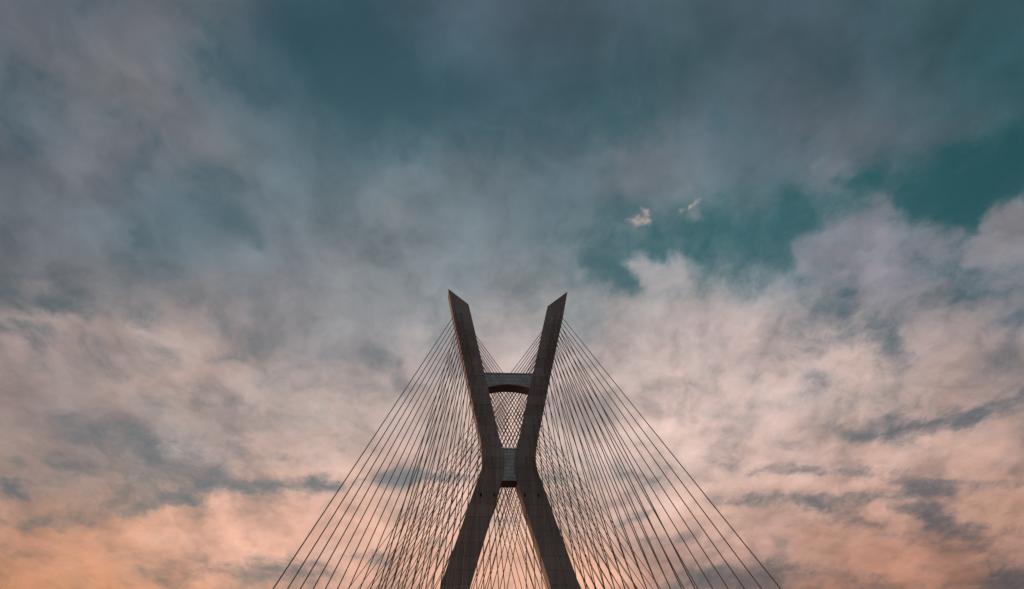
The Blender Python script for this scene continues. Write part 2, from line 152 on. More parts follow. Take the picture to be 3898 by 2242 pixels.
84 84 84 84 84 85 86 86 86 84 81 78 75 75 71 73 77 74 71 75 83 76 74 75 77 79 70 63 61 70 81 84 103 115 105 89 68 74 91 92 93 92 92 102 103 101 96 94 91 87 86 87 89 90 91 93 95 94 95 97 97 97 97 96 96 96 96 96 96 96 95 95 95 95 94 94 93 94 95 95 93 91 90 89 88 87 86 86 87 87 85 85 85 83 82 84 86 88 90 89 87 84 81 57 79 83 99 104 67 50 39 42 78 86 91 93 96 78 71 50 37 69 72 72 73 72 75 78 81 83 88 89 89 88 86 84 84 84 84 84
86 86 86 86 86 86 87 86 85 83 80 78 76 74 78 82 80 77 76 101 112 94 82 82 82 83 79 71 67 67 84 115 114 100 92 88 90 88 86 78 77 79 88 97 98 94 91 90 89 89 90 89 89 91 91 92 94 94 94 95 96 96 96 96 96 95 95 94 95 95 95 95 95 94 94 93 93 96 97 97 96 92 89 88 87 89 90 89 92 91 87 85 82 82 82 83 84 87 89 89 88 86 83 78 79 84 93 103 96 63 42 50 87 95 102 103 89 86 79 50 39 65 74 75 74 75 75 77 80 82 84 88 89 88 87 86 86 86 86 86
88 88 88 88 88 88 88 87 85 83 81 78 77 82 84 83 82 83 81 82 104 115 87 86 87 86 84 79 77 88 115 110 99 84 70 67 65 66 80 91 92 95 94 93 92 91 90 90 91 91 93 93 93 94 94 93 94 94 94 95 95 95 95 95 95 94 93 93 93 94 94 94 93 93 92 92 91 98 99 99 98 95 90 88 87 93 99 101 101 97 91 86 85 85 85 85 88 91 89 89 88 87 84 82 81 84 90 96 102 82 68 73 91 101 107 109 108 96 83 56 77 81 71 74 78 77 77 77 79 82 84 86 89 89 88 88 88 88 88 88
89 89 89 89 89 89 88 87 85 83 81 80 84 84 84 85 88 86 87 90 94 112 90 89 89 88 86 84 92 104 88 87 76 72 74 76 83 93 96 97 97 95 93 91 93 95 94 94 95 97 96 95 94 92 92 92 93 93 94 94 94 94 94 94 94 93 93 92 92 93 93 92 92 92 91 90 90 91 97 100 101 99 94 89 87 90 97 106 109 103 94 88 85 86 86 92 97 99 90 88 88 87 84 82 82 82 84 89 89 81 79 82 89 93 93 90 86 86 85 86 91 91 86 76 74 80 79 79 80 81 84 86 87 89 89 89 89 89 89 89
89 89 89 89 89 89 89 88 86 84 83 86 86 85 87 88 89 92 94 93 97 96 91 90 90 89 89 87 86 91 94 80 83 87 89 90 93 95 96 96 95 93 90 96 101 101 101 100 98 96 93 90 90 90 91 92 92 93 93 93 93 93 93 93 93 92 92 92 92 92 92 92 91 91 89 89 88 88 91 96 98 98 96 90 87 87 91 102 109 105 98 87 84 85 86 94 106 103 92 87 87 86 84 81 80 79 79 79 88 83 85 84 87 92 95 95 89 86 88 90 94 95 93 89 81 76 82 81 82 83 84 86 88 89 89 89 89 89 89 89
88 88 88 88 88 88 88 88 86 85 86 86 85 88 88 90 94 96 95 95 94 93 92 91 91 90 89 87 87 96 104 84 85 88 90 90 90 90 91 93 90 88 89 98 97 98 98 97 95 92 89 88 89 91 91 92 92 93 93 93 93 93 93 93 92 92 92 92 92 92 92 92 91 90 89 87 87 86 86 89 90 90 89 88 88 88 88 95 104 102 95 86 84 84 85 90 99 93 88 87 87 85 82 80 78 76 75 76 78 81 84 85 85 87 90 90 90 86 88 92 94 96 96 93 90 84 77 82 83 83 84 85 87 88 88 88 88 88 88 88
86 86 86 86 86 86 86 86 85 85 85 85 87 87 90 93 95 95 95 94 94 93 92 92 91 91 90 87 85 84 83 74 75 79 85 84 86 85 84 86 84 83 84 85 86 87 86 85 87 87 87 88 90 91 90 92 92 92 88 83 85 87 88 88 91 92 93 93 93 93 92 92 92 88 85 86 87 86 86 86 86 87 87 87 88 89 90 95 98 98 87 86 86 87 86 87 90 85 86 89 88 87 69 77 67 68 67 73 79 81 83 84 83 85 87 82 83 86 88 92 96 96 95 94 93 90 85 79 81 83 83 84 86 86 86 86 86 86 86 86
79 79 79 79 79 79 79 79 79 80 80 82 83 86 89 91 92 93 93 93 93 93 92 93 92 91 88 86 81 72 63 51 52 54 66 73 80 78 79 79 78 76 77 77 76 72 67 72 84 86 87 88 90 91 92 90 84 65 37 22 24 27 42 35 29 38 66 90 93 93 93 93 82 53 53 67 86 87 86 81 75 81 87 88 89 90 92 93 94 92 72 81 86 89 93 94 92 78 67 77 91 89 57 36 65 46 38 52 78 81 85 87 89 91 92 88 92 97 100 90 93 95 94 91 91 89 86 82 76 77 78 79 79 79 79 79 79 79 79 79
74 74 74 74 74 74 74 74 74 75 76 78 81 84 86 87 89 90 90 91 91 92 93 93 92 84 71 66 61 50 49 40 36 34 36 49 65 69 68 69 71 72 72 70 67 66 73 80 83 84 84 89 91 90 84 45 27 14 4 7 15 22 18 27 39 45 46 92 95 95 95 95 93 73 53 58 84 87 87 82 57 45 67 85 91 92 94 94 93 89 83 55 80 85 90 92 95 94 82 78 85 90 86 41 19 29 29 34 43 56 72 71 81 81 82 86 84 78 80 89 92 92 92 91 87 86 84 81 78 73 73 74 74 74 74 74 74 74 74 74
71 71 71 71 71 71 71 71 71 72 74 77 79 81 83 85 86 87 88 89 90 91 92 92 86 58 49 47 47 51 49 43 35 27 24 24 34 50 54 59 62 65 65 67 69 73 76 78 79 63 51 55 62 55 32 42 25 25 41 52 77 87 88 92 94 96 96 97 101 100 97 96 95 89 83 86 88 88 88 88 82 57 46 45 67 91 95 94 94 90 87 80 58 75 76 72 82 93 95 89 86 87 88 70 29 17 14 10 12 13 15 22 26 38 33 32 43 40 69 80 87 91 88 88 87 84 82 80 77 74 71 71 71 71 71 71 71 71 71 71
73 73 73 73 73 73 73 73 73 73 75 78 80 81 83 84 85 86 87 88 89 90 93 92 63 52 53 57 58 57 55 58 52 39 25 19 19 27 29 35 39 45 52 54 58 51 53 42 25 9 5 5 19 61 81 90 91 89 92 92 95 95 95 96 97 99 99 103 106 104 102 97 86 77 78 88 89 89 89 90 90 89 88 86 79 83 97 97 95 92 90 87 84 46 28 25 45 68 85 93 87 88 98 99 80 68 63 45 48 41 40 22 25 29 46 44 42 50 63 71 79 84 88 87 85 85 82 80 78 76 74 73 73 73 73 73 73 73 73 73
78 78 78 78 78 78 78 78 78 78 80 81 83 84 85 85 86 87 87 88 89 91 93 93 75 76 78 72 71 67 65 64 59 53 37 27 19 20 19 19 25 28 24 18 14 12 10 12 20 30 56 60 86 97 98 98 100 99 97 95 95 94 94 94 94 95 95 102 106 108 107 99 78 69 73 81 88 89 90 88 65 73 96 97 98 99 100 99 94 91 90 91 92 91 86 64 45 38 41 63 77 88 91 100 107 105 97 90 89 90 88 82 77 84 91 90 93 60 64 68 73 78 83 86 87 86 85 84 81 80 78 78 78 78 78 78 78 78 78 78
82 82 82 82 82 82 82 82 82 82 83 84 85 86 86 87 87 88 88 89 90 91 93 95 92 91 90 85 78 80 64 56 50 47 42 36 30 24 20 16 13 10 9 11 13 29 41 55 72 83 91 93 96 97 100 100 99 97 96 96 95 95 94 94 94 94 95 102 102 102 103 101 94 82 86 86 85 86 90 83 81 94 98 100 100 101 102 101 100 98 96 95 95 98 101 105 107 105 95 58 40 42 55 81 102 106 109 103 93 91 92 93 95 95 95 94 90 61 65 70 73 73 78 82 85 88 86 86 85 83 82 82 82 82 82 82 82 82 82 82
83 83 83 83 83 83 83 83 83 83 83 84 85 86 86 87 87 88 88 89 89 91 93 95 96 95 91 81 59 67 47 48 44 40 37 35 31 26 38 9 1 38 49 64 85 92 80 84 93 97 97 96 96 97 98 98 98 98 98 98 99 99 97 95 95 94 95 102 100 100 102 101 96 83 81 83 86 89 90 92 94 96 96 100 102 103 103 74 55 55 61 75 84 83 80 86 95 101 105 109 100 83 42 29 88 94 100 105 106 94 93 94 96 97 98 98 75 64 68 71 73 74 75 78 82 85 87 86 85 84 83 83 83 83 83 83 83 83 83 83
81 81 81 81 81 81 81 81 81 81 81 82 83 84 84 85 86 87 87 88 89 90 92 94 96 95 90 41 38 40 48 51 61 40 38 37 37 28 29 42 56 71 94 96 94 91 93 96 100 100 99 98 98 98 99 101 103 102 104 104 106 105 104 97 95 95 95 81 56 56 79 100 98 95 91 89 88 88 90 92 92 81 62 72 104 105 104 72 71 63 46 35 30 30 30 29 34 56 78 94 104 107 101 67 43 74 92 96 96 97 95 95 97 98 99 99 68 68 71 73 73 73 75 75 77 79 82 83 83 81 81 81 81 81 81 81 81 81 81 81
85 85 85 85 85 85 85 85 85 85 85 85 85 86 86 87 87 88 89 89 89 90 92 94 86 55 91 90 82 70 113 98 57 51 46 46 23 10 8 21 36 95 95 97 97 98 99 101 102 102 101 101 100 99 101 106 107 108 109 109 108 105 100 97 96 98 99 105 92 95 102 101 99 96 93 89 87 87 90 72 56 46 67 101 104 106 106 105 105 105 102 98 94 85 67 49 38 28 24 34 52 88 96 103 92 44 39 66 96 99 99 97 97 99 99 99 73 73 74 76 76 76 76 77 79 80 82 84 85 85 85 85 85 85 85 85 85 85 85 85
87 87 87 87 87 87 87 87 87 87 87 87 87 88 88 88 89 89 89 90 90 90 92 94 89 81 93 87 79 79 71 66 59 50 44 44 30 22 67 97 97 94 98 101 102 102 103 103 103 103 103 103 103 101 99 102 105 105 106 105 102 98 99 103 104 105 105 102 101 104 104 102 99 95 92 89 87 87 89 89 88 91 97 101 102 102 103 103 106 107 107 106 105 104 102 97 93 82 32 28 28 27 33 46 56 75 67 43 41 80 102 87 91 96 100 97 87 82 80 78 78 78 79 79 81 82 83 85 87 87 87 87 87 87 87 87 87 87 87 87
86 86 86 86 86 86 86 86 86 86 86 86 86 86 87 87 88 88 89 89 90 90 92 93 94 84 88 90 87 76 74 74 70 55 34 16 30 58 106 93 96 100 103 103 104 104 103 103 102 103 103 104 104 102 99 100 100 100 102 102 86 62 64 91 106 106 103 85 84 94 103 101 98 95 95 92 90 89 89 92 95 98 100 102 102 100 99 101 105 105 107 106 107 109 111 108 96 95 79 25 28 35 35 38 28 28 30 34 43 41 56 85 79 81 86 93 94 94 89 83 80 79 79 80 81 82 83 84 86 86 86 86 86 86 86 86 86 86 86 86
87 87 87 87 87 87 87 87 87 87 87 87 87 87 88 88 88 89 89 90 90 91 92 93 90 11 35 67 82 80 77 76 69 40 29 35 93 107 98 98 102 105 106 105 103 102 101 101 101 102 103 103 103 101 100 99 99 101 104 99 78 87 103 105 106 106 107 106 105 105 103 101 99 98 101 99 97 92 89 92 95 94 78 72 61 54 62 63 91 106 106 104 103 102 104 105 81 84 90 83 55 50 91 85 74 58 80 63 46 40 41 56 76 78 82 92 95 95 96 93 87 83 82 82 82 83 85 86 87 87 87 87 87 87 87 87 87 87 87 87
89 89 89 89 89 89 89 89 89 89 89 89 89 89 89 89 90 90 90 91 91 91 91 93 93 42 0 18 80 86 74 78 63 69 44 97 101 100 99 104 107 107 106 103 102 103 101 97 99 100 101 100 100 100 100 98 100 102 104 101 99 104 106 106 106 106 107 107 106 105 105 104 102 103 104 104 105 99 94 94 95 87 91 94 97 92 97 87 71 68 86 95 98 100 102 108 105 84 61 56 57 68 81 102 98 32 39 69 89 89 68 46 47 65 83 91 92 95 95 95 94 91 86 85 85 86 87 89 89 89 89 89 89 89 89 89 89 89 89 89
91 91 91 91 91 91 91 91 91 91 91 91 91 91 91 91 91 91 92 92 91 93 93 92 87 44 65 82 87 64 55 67 83 98 103 109 104 102 101 104 105 104 102 106 112 112 111 107 96 96 96 97 96 96 66 50 46 60 98 102 85 83 94 106 106 106 107 107 107 106 106 109 109 109 110 111 111 109 106 101 97 98 99 102 102 102 99 100 99 98 84 77 85 104 83 96 99 101 112 105 77 59 49 72 106 73 17 34 75 86 89 91 89 83 64 98 96 93 93 95 95 94 93 90 88 88 90 91 91 91 91 91 91 91 91 91 91 91 91 91
92 92 92 92 92 92 92 92 92 92 92 92 92 92 92 92 92 92 92 93 93 92 89 90 94 93 90 88 83 69 54 63 80 110 108 106 105 103 102 102 101 98 97 96 95 95 93 91 92 92 88 90 93 92 88 84 87 96 102 103 104 103 105 106 106 105 107 108 106 106 106 110 111 112 114 115 115 115 115 107 97 97 98 100 99 96 94 91 86 92 88 89 94 96 75 95 95 96 98 101 100 95 80 52 72 87 49 18 59 80 81 84 86 98 101 102 101 98 95 92 94 95 94 94 93 91 92 92 92 92 92 92 92 92 92 92 92 92 92 92
90 90 90 90 90 90 90 90 90 90 90 90 90 90 90 90 90 91 91 91 89 90 95 96 95 93 90 98 54 40 48 88 113 110 109 106 104 103 101 98 95 92 92 91 86 82 75 69 50 35 42 56 75 80 94 97 99 99 100 102 102 104 105 105 105 105 105 106 105 104 105 107 109 112 114 115 115 115 114 107 96 96 95 94 92 86 77 70 64 67 62 75 81 91 92 96 97 99 100 101 100 99 97 79 56 77 72 23 43 78 85 87 94 99 102 102 102 100 98 95 93 91 92 92 91 91 90 90 90 90 90 90 90 90 90 90 90 90 90 90
86 86 86 86 86 86 86 86 86 86 86 86 86 86 87 87 88 88 87 88 92 94 94 96 91 85 49 59 69 101 115 115 110 104 100 95 94 92 90 88 87 85 82 73 55 41 28 25 25 26 28 31 34 53 89 91 99 97 98 100 101 103 104 104 104 104 104 105 103 103 102 103 106 109 113 114 113 112 109 103 100 95 92 85 78 65 44 34 34 38 44 50 70 81 85 96 99 102 103 103 103 103 101 101 83 62 80 42 36 59 100 113 103 97 99 101 101 100 98 96 94 91 89 88 88 87 86 86 86 86 86 86 86 86 86 86 86 86 86 86
87 87 87 87 87 87 87 87 87 87 87 87 87 87 87 87 87 87 90 92 92 94 89 90 95 96 97 115 114 115 105 97 95 98 98 97 94 89 83 83 84 69 43 38 34 41 47 43 54 64 63 71 84 91 92 93 96 97 96 99 100 101 102 103 103 104 104 104 104 104 102 102 103 107 109 111 109 106 102 101 102 94 83 66 52 37 31 15 16 19 31 37 52 59 72 84 93 98 100 102 103 104 105 106 104 76 71 75 36 48 86 115 115 96 98 99 99 99 98 97 95 93 91 89 87 87 87 87 87 87 87 87 87 87 87 87 87 87 87 87
86 86 86 86 86 86 86 86 86 86 86 86 86 86 86 86 88 89 90 91 87 90 95 97 98 97 97 91 104 92 92 95 101 102 101 98 94 72 66 67 65 55 76 77 71 69 67 70 72 76 80 82 87 90 91 93 95 96 98 99 100 101 101 102 102 103 103 104 104 103 102 101 101 102 104 107 107 103 99 100 97 91 80 39 25 20 16 15 12 15 19 22 31 34 43 62 77 87 95 100 102 103 105 107 109 107 84 73 104 58 64 86 85 93 96 98 98 97 96 95 94 93 91 89 87 86 86 86 86 86 86 86 86 86 86 86 86 86 86 86
88 88 88 88 88 88 88 88 88 88 88 88 88 88 88 88 89 90 88 90 94 95 96 98 99 99 95 39 92 92 96 103 103 102 101 98 94 81 70 66 72 79 103 96 73 72 72 74 77 80 84 87 90 92 95 97 97 98 99 101 101 102 102 102 102 102 103 103 103 103 102 101 101 101 102 104 104 101 99 100 99 95 87 57 54 48 36 38 32 25 24 25 28 31 35 42 55 82 86 93 102 105 105 107 110 112 111 96 77 75 77 80 83 90 94 96 97 96 96 95 94 93 92 90 89 88 88 88 88 88 88 88 88 88 88 88 88 88 88 88
90 90 90 90 90 90 90 90 90 90 90 90 90 90 90 91 90 91 93 94 95 97 98 99 96 88 86 77 95 95 97 99 100 100 104 105 98 94 88 72 72 85 82 80 79 78 79 81 83 86 89 91 94 95 97 99 99 99 100 101 102 102 102 102 102 102 103 103 103 103 102 101 101 102 103 104 104 101 99 101 100 96 90 76 78 78 76 80 69 52 42 39 40 44 51 54 67 76 79 79 86 99 105 108 104 100 100 108 97 73 70 76 82 86 89 94 95 96 96 95 95 94 93 92 91 90 90 90 90 90 90 90 90 90 90 90 90 90 90 90
92 92 92 92 92 92 92 92 92 92 92 92 92 92 92 92 93 93 94 95 97 97 93 87 93 100 100 99 98 98 99 98 98 101 109 107 100 95 94 82 90 90 88 86 85 85 86 87 89 91 94 95 97 98 99 100 100 100 101 102 102 102 102 102 102 102 103 103 103 103 102 101 101 102 103 104 104 101 100 102 100 97 91 80 82 83 84 90 83 70 60 60 61 67 68 72 75 77 78 61 50 60 78 99 103 92 90 90 92 85 60 73 77 84 89 91 91 94 95 95 95 94 94 93 92 92 92 92 92 92 92 92 92 92 92 92 92 92 92 92
94 94 94 94 94 94 94 94 94 94 94 94 94 94 94 94 94 95 96 96 93 91 97 100 101 102 102 101 100 100 99 99 99 100 103 102 97 96 96 96 95 95 93 91 91 91 91 92 94 95 97 98 99 99 100 101 101 101 101 102 102 103 102 102 102 103 103 103 103 103 102 102 101 102 103 105 104 102 101 103 101 98 91 84 86 88 90 99 91 77 70 70 73 80 81 84 84 84 84 83 71 57 57 78 90 95 105 115 105 90 61 69 72 78 84 89 91 92 92 94 95 95 95 94 94 94 94 94 94 94 94 94 94 94 94 94 94 94 94 94
95 95 95 95 95 95 95 95 95 95 95 95 95 95 95 95 95 95 93 93 97 99 100 100 101 102 102 101 100 100 101 101 100 99 99 99 98 98 98 98 98 98 96 95 95 95 95 96 97 98 99 99 100 100 100 101 101 101 102 102 102 103 102 102 102 102 103 103 103 103 102 102 101 102 103 105 104 102 101 103 101 99 91 86 90 92 96 105 96 82 78 78 83 90 91 92 91 90 90 89 89 89 88 88 90 87 82 104 89 56 26 35 52 68 79 84 86 90 92 93 93 95 95 95 95 95 95 95 95 95 95 95 95 95 95 95 95 95 95 95
95 95 95 95 95 95 95 95 95 95 95 95 95 95 95 95 95 94 96 97 98 99 100 100 101 101 102 101 100 100 100 100 100 99 99 99 98 98 99 99 99 99 98 97 97 97 98 98 98 99 100 100 101 101 101 102 101 101 101 102 102 102 102 102 102 102 102 103 103 102 102 101 101 102 103 105 104 102 102 103 101 100 91 89 92 95 99 109 100 86 84 84 92 97 98 99 96 96 94 93 93 94 94 94 92 90 87 78 60 39 20 27 40 49 59 72 81 86 89 91 93 94 94 95 95 95 95 95 95 95 95 95 95 95 95 95 95 95 95 95
95 95 95 95 95 95 95 95 95 95 95 95 95 95 95 95 95 95 96 97 98 98 99 100 100 101 101 101 99 99 99 99 99 99 99 99 99 99 99 99 99 100 99 99 98 99 99 99 99 100 100 100 101 101 101 101 101 101 101 102 102 102 102 102 102 102 102 102 102 102 102 101 101 102 103 105 104 102 102 103 101 100 90 90 94 97 102 110 101 88 88 88 98 102 103 103 100 99 98 97 96 97 97 97 95 93 90 83 66 35 23 35 44 50 53 59 66 76 85 90 91 93 95 95 95 95 95 95 95 95 95 95 95 95 95 95 95 95 95 95
95 95 95 95 95 95 95 95 95 95 95 95 95 95 95 95 95 95 96 97 98 98 99 99 100 100 100 100 99 98 99 99 99 99 99 99 100 99 99 99 100 100 100 99 99 99 99 99 99 100 100 100 100 101 100 101 101 101 101 101 102 102 102 102 102 102 102 102 102 102 101 101 101 102 103 104 103 102 102 103 101 99 89 91 94 97 103 109 101 89 90 92 102 104 106 105 102 101 100 99 99 99 100 99 97 96 93 86 68 45 38 46 51 55 57 61 64 69 75 83 89 93 95 95 95 95 95 95 95 95 95 95 95 95 95 95 95 95 95 95
95 95 95 95 95 95 95 95 95 95 95 95 95 95 95 95 95 95 96 97 97 98 98 98 99 99 99 99 99 98 98 99 99 99 99 99 100 99 99 99 100 100 100 99 99 99 99 99 99 99 100 100 100 101 100 101 101 100 101 101 101 102 101 101 101 101 102 102 102 102 101 101 101 101 103 104 103 101 101 103 100 99 88 91 95 98 104 108 99 89 91 94 103 105 106 105 103 102 101 100 100 101 101 101 99 99 95 88 68 50 49 60 65 66 64 65 68 71 75 80 85 91 95 95 95 95 95 95 95 95 95 95 95 95 95 95 95 95 95 95
95 95 95 95 95 95 95 95 95 95 95 95 95 95 95 95 95 95 96 96 97 97 98 98 98 99 99 99 98 97 98 98 98 99 99 99 100 99 99 99 99 99 100 99 99 99 99 99 99 99 99 100 100 100 100 101 101 100 100 101 101 101 101 101 101 101 101 102 101 101 101 100 100 101 102 104 102 101 101 102 100 99 88 91 95 98 105 106 97 90 92 96 104 105 106 104 103 102 101 101 101 102 102 101 100 100 97 89 67 55 62 76 80 79 76 75 74 75 78 82 87 91 95 95 95 95 95 95 95 95 95 95 95 95 95 95 95 95 95 95
96 96 96 96 96 96 96 96 96 96 96 96 96 96 96 96 96 96 96 96 97 97 98 98 98 98 99 99 98 97 97 98 98 99 99 99 100 99 99 99 99 99 100 99 99 99 99 99 99 99 99 100 100 100 100 100 101 100 100 101 101 101 101 101 101 101 101 101 101 101 101 100 100 101 102 103 102 101 101 102 100 98 87 92 95 98 106 104 95 90 92 97 104 105 106 104 103 102 101 100 101 102 102 101 101 101 98 88 65 60 78 91 94 91 88 85 84 83 84 85 89 94 96 96 96 96 96 96 96 96 96 96 96 96 96 96 96 96 96 96
96 96 96 96 96 96 96 96 96 96 96 96 96 96 96 96 96 96 96 97 97 97 98 98 98 98 99 99 98 98 97 98 98 99 99 99 99 99 99 99 99 99 100 99 99 99 99 99 99 99 99 100 100 100 100 100 101 100 100 101 101 101 101 101 101 101 101 101 101 101 101 100 100 101 102 103 102 100 101 102 100 98 88 92 96 98 107 103 94 91 93 98 104 105 105 103 102 101 101 100 101 102 102 101 101 101 98 86 67 67 90 102 105 102 98 95 92 91 90 91 93 96 96 96 96 96 96 96 96 96 96 96 96 96 96 96 96 96 96 96
97 97 97 97 97 97 97 97 97 97 97 97 97 97 97 97 97 97 97 97 97 98 98 98 98 99 99 99 99 98 97 98 98 99 99 99 99 99 99 99 99 99 100 100 99 99 99 99 99 99 99 100 100 100 100 100 101 100 100 101 101 101 101 101 101 101 101 101 101 101 101 100 100 101 102 103 102 100 101 102 100 98 89 93 96 99 107 102 93 91 93 99 104 105 105 103 102 101 101 100 101 102 102 101 102 101 97 83 69 73 98 109 111 108 105 102 99 97 96 95 95 97 97 97 97 97 97 97 97 97 97 97 97 97 97 97 97 97 97 97
'''.split()]
